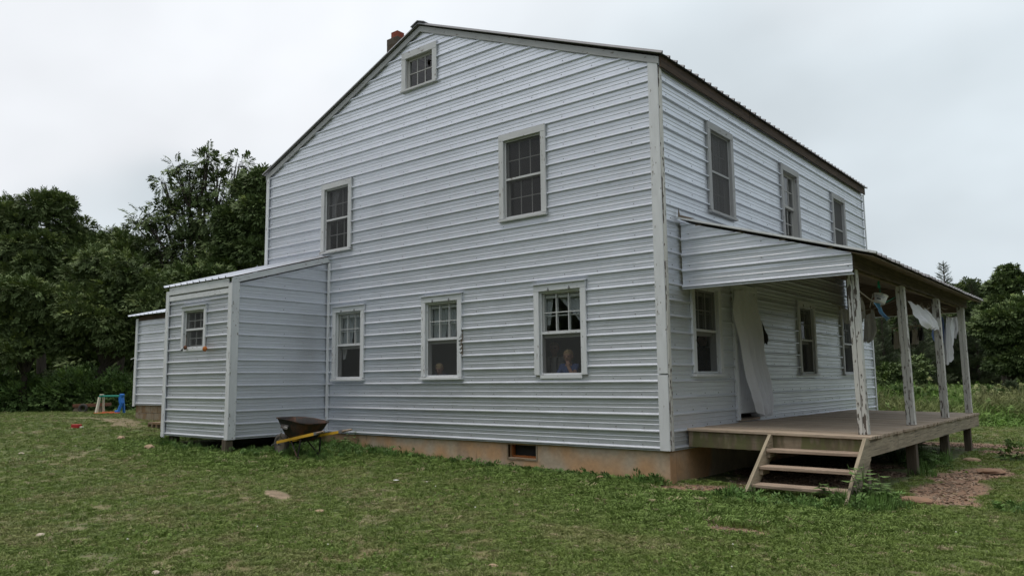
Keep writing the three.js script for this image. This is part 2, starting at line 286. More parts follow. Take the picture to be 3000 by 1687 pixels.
// ================================================================ CORRUGATED SHEETING
const RIB = 0.2286;
const PROF = [[0, 0], [0.011, 0.035], [0.024, 0.035], [0.044, 0], [0.1, 0], [0.107, 0.005], [0.115, 0.005], [0.122, 0], [0.157, 0], [0.164, 0.005], [0.172, 0.005], [0.179, 0], [RIB, 0]];
function clipPoly(poly, hp) {     // hp: list of [a,b,c] keeping a*x+b*y<=c
  for (const [a, b, c] of hp) {
    const out = [];
    for (let i = 0; i < poly.length; i++) {
      const p = poly[i], q = poly[(i + 1) % poly.length], dp = a * p[0] + b * p[1] - c, dq = a * q[0] + b * q[1] - c;
      if (dp <= 0) out.push(p); if ((dp < 0 && dq > 0) || (dp > 0 && dq < 0)) { const t = dp / (dp - dq); out.push([p[0] + (q[0] - p[0]) * t, p[1] + (q[1] - p[1]) * t]); }
    }
    poly = out; if (poly.length < 3) return [];
  }
  return poly;
}
// place(s, y, n) -> Vector3; s along the ribs, y across them; one mesh for each 36 inch sheet
function sheeting(parent, name, place, s0, s1, y0, y1, { holes = [], cuts = [], mats = M.metal, wave = 0.0013, cell = 0.4, seed = 1, base = 0, flip = false } = {}) {
  const rows = [];
  let S = []; const n = Math.max(1, Math.round((s1 - s0) / cell)); for (let i = 0; i <= n; i++) S.push(s0 + (s1 - s0) * i / n);
  for (const h of holes) for (const e of [h[0], h[1]]) if (e > s0 && e < s1) S.push(e);
  S = [...new Set(S.map(v => +v.toFixed(5)))].sort((a, b) => a - b);
  const k0 = Math.floor((y0 - base) / RIB + 1e-6), k1 = Math.ceil((y1 - base) / RIB - 1e-6);
  const dent = (s, k) => wave * ((fbm(s * 1.1 + seed * 3.3, k * 1.7 + 5, 2, 601 + seed) - 0.5) * 2 + (fbm(s * 0.35 + seed, k * 0.6, 2, 611 + seed) - 0.5) * 2.4);
  for (let r = Math.floor(k0 / 4); r * 4 < k1; r++) {
    const pos = [], uv = []; const lap = 0.0012 * ((r % 2 + 2) % 2);
    for (let k = Math.max(k0, r * 4); k < Math.min(k1, r * 4 + 4); k++) for (let f = 0; f < PROF.length - 1; f++) {
      const fy0 = base + k * RIB + PROF[f][0], fy1 = base + k * RIB + PROF[f + 1][0], o0 = PROF[f][1], o1 = PROF[f + 1][1];
      for (let i = 0; i < S.length - 1; i++) {
        const a = S[i], b = S[i + 1], mid = (a + b) / 2; let iv = [[Math.max(fy0, y0), Math.min(fy1, y1)]].filter(q => q[1] - q[0] > 1e-5);
        for (const h of holes) if (h[0] < mid && h[1] > mid) iv = iv.flatMap(([p, q]) => [[p, Math.min(q, h[2])], [Math.max(p, h[3]), q]].filter(w => w[1] - w[0] > 1e-5));
        for (const [p, q] of iv) {
          const poly = clipPoly([[a, p], [b, p], [b, q], [a, q]], cuts); if (!poly.length) continue;
          const P = poly.map(([s, y]) => { const t = (y - fy0) / (fy1 - fy0); return place(s, y, mixn(o0, o1, t) + lap + dent(s, k + (t > 0.5 && f === PROF.length - 2 ? t : 0))); });
          for (let j = 1; j < P.length - 1; j++) for (const w of (flip ? [0, j + 1, j] : [0, j, j + 1])) { pos.push(P[w].x, P[w].y, P[w].z); uv.push(poly[w][0] + r * 0.77 + seed, poly[w][1] + seed * 1.3); }
        }
      }
    }
    if (!pos.length) continue;
    let g = new THREE.BufferGeometry(); g.setAttribute('position', new THREE.Float32BufferAttribute(pos, 3)); g.setAttribute('uv', new THREE.Float32BufferAttribute(uv, 2));
    g.computeVertexNormals(); g = toCreasedNormals(g, 0.35);
    rows.push(mesh(name, g, mats[((r * 7 + seed * 3) % mats.length + mats.length) % mats.length], parent));
  }
  return rows;
}
const screwG = (() => { const g = new THREE.CylinderGeometry(0.006, 0.009, 0.007, 6); g.rotateX(Math.PI / 2); return g.toNonIndexed(); })();
function screws(parent, place, s0, s1, k0, k1, { holes = [], cuts = [], step = 0.61, seed = 1, ry = 0, dense = [] } = {}) {
  const q = rng(seed * 97 + 5), G = [];
  for (let k = k0; k < k1; k++) {
    const st = dense.includes(k) ? 0.46 : step, y = k * RIB + 0.07, ph = q() * 0.1;
    for (let s = s0 + 0.02; s < s1; s += st) {
      const S = s + ph * 0.3 + (q() - 0.5) * 0.05; if (q() < 0.07) continue;
      if (holes.some(h => S > h[0] - 0.02 && S < h[1] + 0.02 && y > h[2] - 0.02 && y < h[3] + 0.02)) continue;
      if (cuts.some(([a, b, c]) => a * S + b * y > c - 0.03)) continue;
      const g = screwG.clone(); g.rotateY(ry); const p = place(S, y + (q() - 0.5) * 0.01, 0.003); g.translate(p.x, p.y, p.z); g.deleteAttribute('uv'); G.push(g);
    }
  }
  if (G.length) stuffPart(mesh('screws', G, M.screw, parent));
}

// ================================================================ FARMHOUSE
const HW = 9.76, HD = 10.42, EAVE = 5.6, RIDGE = 7.55, RX = -HW / 2, SL = (RIDGE - EAVE) / (HW / 2);
const house = thing('farmhouse', 'two storey farmhouse clad in ribbed silver metal siding with white trim', 'house');
const gableAt = (s, y, n) => V(s, y, n), sideAt = (s, y, n) => V(n, y, -s);
const gableCuts = [[SL, 1, EAVE - 0.06], [-SL, 1, EAVE - 0.06 + SL * HW]];
// openings [s0, s1, y0, y1] of casing outlines
const gWin = { attic: [-5.385, -4.455, 6.4, 7.18], up1: [-7.79, -6.83, 3.57, 5.03], up2: [-2.985, -2.01, 3.57, 5.06], g1: [-7.36, -6.4, 1.0, 2.465], g2: [-4.83, -3.85, 1.0, 2.48], g3: [-2.29, -1.305, 1.0, 2.475] };
const sWin = { u1: [1.53, 2.51, 3.56, 5.05], u2: [4.73, 5.7, 3.56, 5.05], u3: [7.82, 8.78, 3.56, 5.05], l1: [0.75, 1.76, 1.0, 2.45], l2: [5.25, 6.23, 1.0, 2.46], l3: [7.96, 8.93, 1.0, 2.46] };
const DOOR = [2.22, 3.24, 0.3, 2.5];
{
  const gh = Object.values(gWin), sh = [...Object.values(sWin), DOOR];
  const gw = part('gable_wall', house); sheeting(gw, 'siding_panel', gableAt, -HW, 0, 0, 7.6, { holes: gh, cuts: gableCuts, seed: 2 });
  screws(gw, gableAt, -HW + 0.1, -0.16, 0, 33, { holes: gh, cuts: gableCuts.map(([a, b, c]) => [a, b, c - 0.08]), seed: 3, dense: [0, 1, 2, 3, 4, 5, 6, 7] });
  const sw = part('porch_side_wall', house); sheeting(sw, 'siding_panel', sideAt, 0, HD, 0, EAVE - 0.02, { holes: sh, seed: 5 });
  screws(sw, sideAt, 0.2, HD - 0.05, 0, 24, { holes: sh, seed: 6, ry: Math.PI / 2, dense: [1, 2, 3, 4], step: 0.75 });
  sheeting(part('rear_wall', house), 'siding_panel', (s, y, n) => V(s, y, -HD - n), -HW, 0, 0, 7.6, { cuts: gableCuts, seed: 7, cell: 3, flip: true });
  sheeting(part('left_wall', house), 'siding_panel', (s, y, n) => V(-HW - n, y, -s), 0, HD, 0, EAVE - 0.02, { seed: 8, cell: 3, flip: true });
  // stud walls behind the sheeting, floors, partitions: the rooms seen through the windows
  const inset = h => [h[0] + 0.085, h[1] - 0.085, h[2] + 0.06, h[3] - 0.1];
  const pent = [[-HW + 0.01, 0], [-0.01, 0], [-0.01, EAVE - 0.1], [RX, RIDGE - 0.12], [-HW + 0.01, EAVE - 0.1]];
  const core = part('inner_walls', house);
  mesh('inner_gable_wall', holed(pent, gh.map(inset), -0.13, -0.006), M.room, core);
  const sideCore = holed([[0.14, 0], [HD - 0.01, 0], [HD - 0.01, EAVE - 0.1], [0.14, EAVE - 0.1]], sh.map(h => h === DOOR ? [h[0] + 0.08, h[1] - 0.08, h[2] + 0.02, h[3] - 0.1] : inset(h)), -0.13, -0.006); sideCore.rotateY(Math.PI / 2);
  mesh('inner_side_wall', sideCore, M.room, core);
  mesh('inner_rear_wall', bx(-HW + 0.02, -0.02, 0, EAVE, -HD + 0.01, -HD + 0.1), M.room, core);
  mesh('inner_rear_gable', prism([[-HW + 0.02, EAVE + 0.001], [-0.02, EAVE + 0.001], [RX, RIDGE - 0.05]], -HD + 0.01, -HD + 0.1), M.dark, core);
  mesh('inner_left_wall', bx(-HW + 0.01, -HW + 0.1, 0, EAVE, -HD + 0.11, -0.14), M.room, core);
  for (const [n, y] of [['first_floor', 0.3], ['second_floor', 2.95], ['attic_floor', 5.45]]) mesh(n, bx(-HW + 0.11, -0.14, y - 0.12, y, -HD + 0.11, -0.14), y < 1 ? M.roomFloor : M.room, core);
  mesh('partition', [bx(-HW + 0.12, -0.15, 0.31, 2.82, -4.3, -4.2), bx(-5.6, -5.5, 0.31, 2.82, -4.19, -0.15), bx(-HW + 0.12, -0.15, 2.96, 5.32, -4.9, -4.8), bx(-5.2, -5.1, 2.96, 5.32, -4.79, -0.15)], M.room, core);
  // foundation with a crawl-space vent
  const vent = [-2.915, -2.295, -0.275, -0.03];
  const fo = part('foundation', house);
  mesh('foundation_wall', holed([[-HW + 0.03, -0.95], [-0.02, -0.95], [-0.02, -0.012], [-HW + 0.03, -0.012]], [[vent[0] + 0.03, vent[1] - 0.03, vent[2] + 0.03, -0.04]], -0.2, -0.02), M.concrete, fo);
  { const g = holed([[0.205, -0.95], [HD - 0.03, -0.95], [HD - 0.03, -0.012], [0.205, -0.012]], [], -0.2, -0.02); g.rotateY(Math.PI / 2); mesh('foundation_wall', g, M.concrete, fo); }
  mesh('foundation_wall', bx(-HW + 0.03, -HW + 0.2, -0.95, -0.012, -HD + 0.03, -0.21), M.concrete, fo);
  mesh('foundation_wall', bx(-HW + 0.21, -0.21, -0.95, -0.012, -HD + 0.03, -HD + 0.2), M.concrete, fo);
  const rust = std({ name: 'rusty_iron', color: new THREE.Color(0.33, 0.11, 0.03), roughness: 1 });
  mesh('vent_frame', [bx(vent[0] + 0.001, vent[0] + 0.03, vent[2], -0.04, -0.06, -0.012), bx(vent[1] - 0.03, vent[1] - 0.001, vent[2], -0.04, -0.06, -0.012), bx(vent[0] + 0.031, vent[1] - 0.031, vent[2], vent[2] + 0.028, -0.06, -0.008)], M.block, fo);
  mesh('vent_rust_rim', [bx(vent[0] + 0.04, vent[1] - 0.04, vent[2] + 0.03, vent[2] + 0.06, -0.16, -0.1, 0.01), bx(vent[0] + 0.032, vent[0] + 0.055, vent[2] + 0.06, -0.06, -0.17, -0.1)], rust, fo);
  mesh('vent_grille', [bx(vent[0] + 0.056, vent[1] - 0.04, vent[2] + 0.061, -0.05, -0.19, -0.18)], std({ name: 'black_grille', color: new THREE.Color(0.02, 0.02, 0.02), roughness: 0.8 }), fo);
  mesh('bottom_flashing', [bx(-HW + 0.02, 0.0, -0.012, 0.0, -0.02, 0.022), bx(0.001, 0.022, -0.012, 0.0, -HD, 0.0)], M.metal[0], fo);
  // corner boards and rakes
  const tr = part('trim', house);
  const cb = (g, n = 'corner_board', m = M.trim) => mesh(n, g, m, tr);
  cb(bx(-0.135, 0.022, -0.01, 1.02, 0.02, 0.042, 0.004)); cb(bx(-0.135, 0.022, 1.04, EAVE - 0.02, 0.02, 0.042, 0.004));
  cb(bx(0.012, 0.04, -0.01, 2.6, -0.055, 0.019, 0.004), 'corner_board', M.peel); cb(bx(0.012, 0.04, 2.605, EAVE - 0.16, -0.055, 0.019, 0.004), 'corner_board', M.peel);
  cb(bx(-HW - 0.03, -HW + 0.07, 3.2, EAVE - 0.06, 0.02, 0.045, 0.004)); cb(bx(-HW - 0.044, -HW - 0.02, 0.0, EAVE - 0.06, -0.1, 0.019));
  cb(bx(0.02, 0.044, 0.0, EAVE - 0.16, -HD - 0.03, -HD + 0.04, 0.004));
  cb(bx(-7.532, -7.47, 0.0, 3.36, 0.006, 0.05, 0.006));                    // inside corner at the addition
  const rk = (sx) => { const x0 = sx > 0 ? 0.05 : -HW - 0.05, pts = [[RX, RIDGE + 0.03], [x0, EAVE - 0.02], [x0, EAVE - 0.02 - 0.105], [RX, RIDGE - 0.08]]; return prism(sx > 0 ? pts : pts.reverse(), 0.022, 0.05); };
  cb(rk(1), 'rake_board', M.greyTrim); cb(rk(-1), 'rake_board', M.greyTrim);
  // fascia under the eave on the porch side
  mesh('fascia', [bx(0.05, 0.075, EAVE - 0.165, EAVE + 0.005, -3.2, 0.02)], M.fascia, tr); mesh('fascia', [bx(0.05, 0.075, EAVE - 0.16, EAVE + 0.005, -HD - 0.02, -3.21)], M.fascia, tr);
  mesh('soffit', bx(0.0, 0.049, EAVE - 0.1, EAVE - 0.08, -HD, 0), M.dark, tr);
  // roof sheets, ribs running down the slope
  const ro = part('roof', house), c = Math.cos(Math.atan(SL)), sn = Math.sin(Math.atan(SL)), L = (HW / 2 + 0.13) / c;
  sheeting(ro, 'roof_panel', (s, y, n) => V(RX + s * c + n * sn, RIDGE + 0.05 - s * sn + n * c, -y + 0.1), 0, L, 0, HD + 0.2, { mats: [M.roof], seed: 9, cell: 1.2, wave: 0.003 });
  sheeting(ro, 'roof_panel', (s, y, n) => V(RX - s * c - n * sn, RIDGE + 0.05 - s * sn + n * c, -y + 0.1), 0, L, 0, HD + 0.2, { mats: [M.roof], seed: 10, cell: 1.2, wave: 0.003, flip: true });
  const cap = (d) => prism(d > 0 ? [[RX, RIDGE + 0.1], [RX + 0.18, RIDGE + 0.03], [RX + 0.18, RIDGE + 0.045], [RX, RIDGE + 0.115]] : [[RX, RIDGE + 0.1], [RX, RIDGE + 0.115], [RX - 0.18, RIDGE + 0.045], [RX - 0.18, RIDGE + 0.03]], -HD - 0.1, 0.12);
  mesh('ridge_cap', [cap(1), cap(-1)], M.roof, ro);
  // roof deck closes the attic
  mesh('roof_deck', [prism([[RX, RIDGE + 0.02], [RX, RIDGE - 0.02], [0.03, EAVE - 0.06], [0.03, EAVE - 0.02]], -HD, 0.018), prism([[RX, RIDGE + 0.02], [-HW - 0.03, EAVE - 0.02], [-HW - 0.03, EAVE - 0.06], [RX, RIDGE - 0.02]], -HD, 0.018)], M.dark, ro);
  // chimney of grey blocks with a clay flue
  const ch = part('chimney', house), cp = onPlane(1163, 104, 'z', -3.3), cx = cp.x - 0.2, cz = -3.5, top = cp.y;
  for (let i = 0; i < 7; i++) { mesh('chimney_block', bx(cx - 0.2 + (i % 2) * 0.002, cx + 0.2, top - 0.2 * (i + 1) + 0.006, top - 0.2 * i, cz - 0.2, cz + 0.2, 0.006), M.chimney, ch); if (i < 6) mesh('mortar_joint', bx(cx - 0.192, cx + 0.192, top - 0.2 * (i + 1) - 0.001, top - 0.2 * (i + 1) + 0.007, cz - 0.192, cz + 0.192), M.mortar, ch); }
  mesh('clay_flue', holed([[-0.12, -0.12], [0.12, -0.12], [0.12, 0.12], [-0.12, 0.12]], [[-0.09, 0.09, -0.09, 0.09]], 0, 0.2).rotateX(-Math.PI / 2).translate(cx, top + 0.001, cz), M.terracotta, ch);
}

// ================================================================ WINDOWS (local x right as seen from outside, y up, z outward)
function drape(pts, nu = 16, nv = 14, folds = 3, amp = 0.02, seed = 1, ragged = 0) {   // cloth between four corners [tl, tr, br, bl]
  const [a, b, c, d] = pts, pos = [], uv = [], ix = [];
  const nrm = b.clone().sub(a).cross(d.clone().sub(a)).normalize(), W = b.distanceTo(a), H = d.distanceTo(a);
  for (let j = 0; j <= nv; j++) for (let i = 0; i <= nu; i++) {
    const u = i / nu, v = j / nv, p = a.clone().lerp(b, u).lerp(d.clone().lerp(c, u), v);
    const w = Math.sin((u * folds + 0.25 * Math.sin(v * 3 + seed) + seed) * Math.PI * 2) * amp * (0.35 + 0.65 * v) + (fbm(u * 3 + seed, v * 3 + seed, 3, seed) - 0.5) * amp * 2.2;
    p.addScaledVector(nrm, w); if (ragged && j === nv) p.y += (fbm(u * 6 + seed, seed, 2, 3) - 0.5) * ragged;
    pos.push(p.x, p.y, p.z); uv.push(u * W, v * H);
  }
  for (let j = 0; j < nv; j++) for (let i = 0; i < nu; i++) { const q = j * (nu + 1) + i; ix.push(q, q + nu + 1, q + 1, q + 1, q + nu + 1, q + nu + 2); }
  const g = new THREE.BufferGeometry(); g.setAttribute('position', new THREE.Float32BufferAttribute(pos, 3)); g.setAttribute('uv', new THREE.Float32BufferAttribute(uv, 2)); g.setIndex(ix); g.computeVertexNormals(); return g.toNonIndexed();
}
const pane = (x0, x1, y0, y1, z) => { const g = new THREE.PlaneGeometry(x1 - x0, y1 - y0); g.translate((x0 + x1) / 2, (y0 + y1) / 2, z); return g.toNonIndexed(); };
function sash(win, x0, x1, y0, y1, z, cols, rows, m, bottom = 0.05, broken = -1) {
  const st = 0.042, mu = 0.015, d = 0.03;
  mesh('sash', [bx(x0, x0 + st, y0, y1, z - d, z), bx(x1 - st, x1, y0, y1, z - d, z), bx(x0 + st, x1 - st, y1 - 0.045, y1, z - d + 0.001, z - 0.001), bx(x0 + st, x1 - st, y0, y0 + bottom, z - d + 0.001, z - 0.001)], m, win);
  const X0 = x0 + st, X1 = x1 - st, Y0 = y0 + bottom, Y1 = y1 - 0.045;
  for (let i = 1; i < cols; i++) { const x = X0 + (X1 - X0) * i / cols; mesh('muntin', bx(x - mu / 2, x + mu / 2, Y0, Y1, z - 0.022, z - 0.004), m, win); }
  for (let j = 1; j < rows; j++) { const y = Y0 + (Y1 - Y0) * j / rows; mesh('muntin', bx(X0, X1, y - mu / 2, y + mu / 2, z - 0.021, z - 0.005), m, win); }
  for (let j = 0; j < rows; j++) for (let i = 0; i < cols; i++) {
    const a = X0 + (X1 - X0) * i / cols + 0.004, b = X0 + (X1 - X0) * (i + 1) / cols - 0.004, c = Y0 + (Y1 - Y0) * j / rows + 0.004, e = Y0 + (Y1 - Y0) * (j + 1) / rows - 0.004;
    if (j * cols + i === broken) {
      const s = new THREE.Shape([[a, c], [b, c], [b, e], [a, e]].map(q => new THREE.Vector2(...q))), h = new THREE.Path(), q = rng(9), mx = (a + b) / 2 - 0.01, my = c + (e - c) * 0.36;
      for (let k = 0; k < 11; k++) { const t = k / 11 * Math.PI * 2, r = 0.032 + 0.05 * q(); k ? h.lineTo(mx + Math.cos(t) * r * 0.7, my + Math.sin(t) * r * 1.25) : h.moveTo(mx + Math.cos(t) * r * 0.7, my + Math.sin(t) * r * 1.25); } h.closePath(); s.holes.push(h);
      const g = new THREE.ShapeGeometry(s); g.translate(0, 0, z - 0.014); mesh('broken_pane', g, M.glass, win);
    } else { const g = pane(a, b, c, e, 0); g.rotateY((R() - 0.5) * 0.012); g.translate(0, 0, z - 0.014); mesh('pane', g, M.glass, win); }
  }
}
function windowAt(parent, box, place, o = {}) {
  const w = box[1] - box[0], h = box[3] - box[2], win = part('window', parent); place(win, (box[0] + box[1]) / 2, box[2]);
  const T = o.trim || M.trim, S = o.sash || M.sash, x = w / 2, ca = o.ca || 0.1, head = o.head ?? 0.125, sillH = 0.045;
  const g = (n, q, m = T) => mesh(n, q, m, win);
  if (!o.noSill) g('sill', prism([[-0.03, 0.012], [0.07, 0], [0.07, -0.035], [-0.03, -0.035]], -x - 0.012, x + 0.012).rotateY(-Math.PI / 2).translate(0, sillH - 0.012, 0)); else g('sill', bx(-x + ca, x - ca, -0.005, sillH, 0.0, 0.03));
  g('side_casing', bx(-x, -x + ca, sillH + 0.001, h - head, 0.004, 0.044, 0.004)); if (!o.gnawed) g('side_casing', bx(x - ca, x, sillH + 0.001, h - head, 0.004, 0.044, 0.004)); else { const q = rng(5), pts = [[x - ca, sillH + 0.001]]; pts.push([x, sillH + 0.001]); for (let y = 0.42; y < 0.84; y += 0.028) pts.push([x - (y > 0.44 && y < 0.72 ? 0.012 + 0.058 * q() : 0.016 * q()), y]); pts.push([x, 0.86], [x, h - head], [x - ca, h - head]); g('gnawed_side_casing', prism(pts, 0.004, 0.044)); g('bared_wood', bx(x - ca + 0.01, x - 0.002, 0.4, 0.86, 0.0045, 0.02), M.dark); for (let k = 0; k < 5; k++) g('splinter', beam(V(x - 0.07 + 0.05 * q(), 0.45 + 0.07 * k, 0.03), V(x - 0.02 + 0.04 * q(), 0.49 + 0.07 * k, 0.05), 0.006, 0.03), T); }
  g('head_casing', bx(-x, x, h - head + 0.001, h - 0.012, 0.004, 0.046, 0.004));
  if (!o.noCap) g('drip_cap', prism([[0.0, 0.02], [0.075, 0.0], [0.075, -0.01], [0.0, 0.008]], -x - 0.015, x + 0.02).rotateY(-Math.PI / 2).translate(0, h - 0.012, 0), M.metal[1]);
  const X = x - ca, Y0 = sillH, Y1 = h - head;      // clear opening
  g('jamb', [bx(-X - 0.015, -X, Y0, Y1, -0.13, 0.003), bx(X, X + 0.015, Y0, Y1, -0.13, 0.003), bx(-X, X, Y1, Y1 + 0.015, -0.13, 0.003), bx(-X, X, Y0 - 0.016, Y0, -0.13, 0.003)], S);
  const mid = Y0 + (Y1 - Y0) * (o.mid ?? 0.5), cols = o.cols || 3;
  if (o.single) sash(win, -X + 0.002, X - 0.002, Y0 + 0.002, Y1 - 0.002, -0.03, cols, 2, S, 0.045, o.broken ?? -1);
  else {
    sash(win, -X + 0.002, X - 0.002, mid - 0.02, Y1 - 0.002, -0.045, cols, 2, S);
    if (o.raised) sash(win, -X + 0.002, X - 0.002, mid - 0.075, Y1 - 0.06, -0.085, cols, 2, S, 0.07);
    else sash(win, -X + 0.002, X - 0.002, Y0 + 0.002, mid + 0.02, -0.085, o.lowerCols || cols, o.lowerCols === 1 ? 1 : 2, S, 0.06);
  }
  if (o.screen) {
    const f = 0.026; g('screen_frame', [bx(-X + 0.003, -X + f, Y0 + 0.003, Y1 - 0.003, -0.02, -0.002), bx(X - f, X - 0.003, Y0 + 0.003, Y1 - 0.003, -0.02, -0.002), bx(-X + f, X - f, Y1 - f, Y1 - 0.003, -0.019, -0.003), bx(-X + f, X - f, Y0 + 0.003, Y0 + f + 0.004, -0.019, -0.003), ...(o.noBar ? [] : [bx(-X + f, X - f, mid - 0.018, mid + 0.016, -0.018, 0.0)])], o.screenTrim || T);
    const sy1 = o.screen === 'full' ? Y1 - f : mid - 0.018; g('insect_screen', pane(-X + f, X - f, Y0 + f, sy1, -0.012), o.mesh || M.mesh);
  }
  if (o.hangers) for (const e of [-0.2, 0.2]) g('hanger_clip', [bx(e - 0.02, e + 0.02, Y1 + 0.012, Y1 + 0.022, 0.046, 0.055), bx(e - 0.007, e + 0.007, Y1 - 0.005, Y1 + 0.045, 0.046, 0.053)], M.screw);
  for (const c of o.curtains || []) g('curtain', drape(c.map(([u, v]) => V(-X + u * 2 * X, Y0 + v * (Y1 - Y0), -0.15)), 14, 10, 4, 0.014, R() * 9), M.sheer);
  return win;
}
const onGable = (w, c, y) => w.position.set(c, y, 0), onSide = (w, c, y) => { w.position.set(0, y, -c); w.rotation.y = Math.PI / 2; };
windowAt(house, gWin.attic, onGable, { single: true, broken: 5, head: 0.14, ca: 0.11, noCap: true, trim: M.greyTrim2, sash: M.sashGrey }).userData.label = 'small attic window with a broken pane';
windowAt(house, gWin.up1, onGable, { screen: 'full', noCap: true, trim: M.greyTrim2, mesh: M.meshDim, curtains: [[[0, 1], [0.35, 1], [0.1, 0.45], [0, 0.45]]] });
windowAt(house, gWin.up2, onGable, { screen: 'full', noCap: true, trim: M.greyTrim2, mesh: M.meshDim });
windowAt(house, gWin.g1, onGable, { screen: 'lower', raised: true, hangers: true, curtains: [[[0, 1], [0.45, 1], [0.4, 0.48], [0.02, 0.48]], [[0.42, 1], [1, 1], [0.9, 0.5], [0.5, 0.5]], [[0, 0.5], [0.2, 0.5], [0.12, 0.3], [0.02, 0.28]]] });
const win2 = windowAt(house, gWin.g2, onGable, { gnawed: true, screen: 'lower', raised: true, hangers: true, curtains: [[[0, 1], [0.5, 1], [0.42, 0.48], [0, 0.48]], [[0.46, 1], [1, 1], [0.74, 0.54], [0.5, 0.5]]] });
windowAt(house, gWin.g3, onGable, { screen: 'lower', raised: true, hangers: true, noSill: true, curtains: [[[0.2, 1], [1, 1], [1, 0.6], [0.85, 0.62]], [[0.0, 1], [0.2, 1], [0.12, 0.6], [0, 0.6]]] });
const old = { trim: M.greyTrim, sash: M.sashGrey, mesh: M.meshDusty, noCap: true };
windowAt(house, sWin.u1, onSide, { ...old, screen: 'full' }).userData.label = 'upper window with grey weathered frame and full dusty screen';
windowAt(house, sWin.u2, onSide, { ...old, cols: 3 }); windowAt(house, sWin.u3, onSide, { ...old, screen: 'full' });
windowAt(house, sWin.l1, onSide, { screen: 'full', raised: true, noCap: true }); windowAt(house, sWin.l2, onSide, { screen: 'full', raised: true, hangers: true, noCap: true, mesh: M.mesh }); windowAt(house, sWin.l3, onSide, { screen: 'full', raised: true, noCap: true });
{ // door: white, two tall panels, standing in its frame behind the blown curtain
  const d = part('door', house); onSide(d, (DOOR[0] + DOOR[1]) / 2, DOOR[2]); const x = (DOOR[1] - DOOR[0]) / 2, h = DOOR[3] - DOOR[2];
  mesh('door_casing', [bx(-x, -x + 0.1, 0.0, h - 0.11, 0.004, 0.044), bx(x - 0.1, x, 0.0, h - 0.11, 0.004, 0.044), bx(-x, x, h - 0.109, h - 0.002, 0.004, 0.046)], M.trim, d);
  mesh('door_leaf', [bx(-x + 0.1, x - 0.1, 0.1, h - 0.11, -0.06, -0.03), bx(-x + 0.1, -x + 0.2, 0.1, h - 0.11, -0.029, -0.018), bx(x - 0.2, x - 0.1, 0.1, h - 0.11, -0.029, -0.018), bx(-x + 0.201, x - 0.201, 0.1, 0.3, -0.029, -0.018), bx(-x + 0.201, x - 0.201, h - 0.25, h - 0.111, -0.029, -0.018), bx(-x + 0.201, x - 0.201, 0.88, 1.06, -0.029, -0.018)], M.door, d);
  mesh('threshold', bx(-x + 0.1, x - 0.1, -0.02, 0.02, -0.12, 0.03), M.tread, d);
}

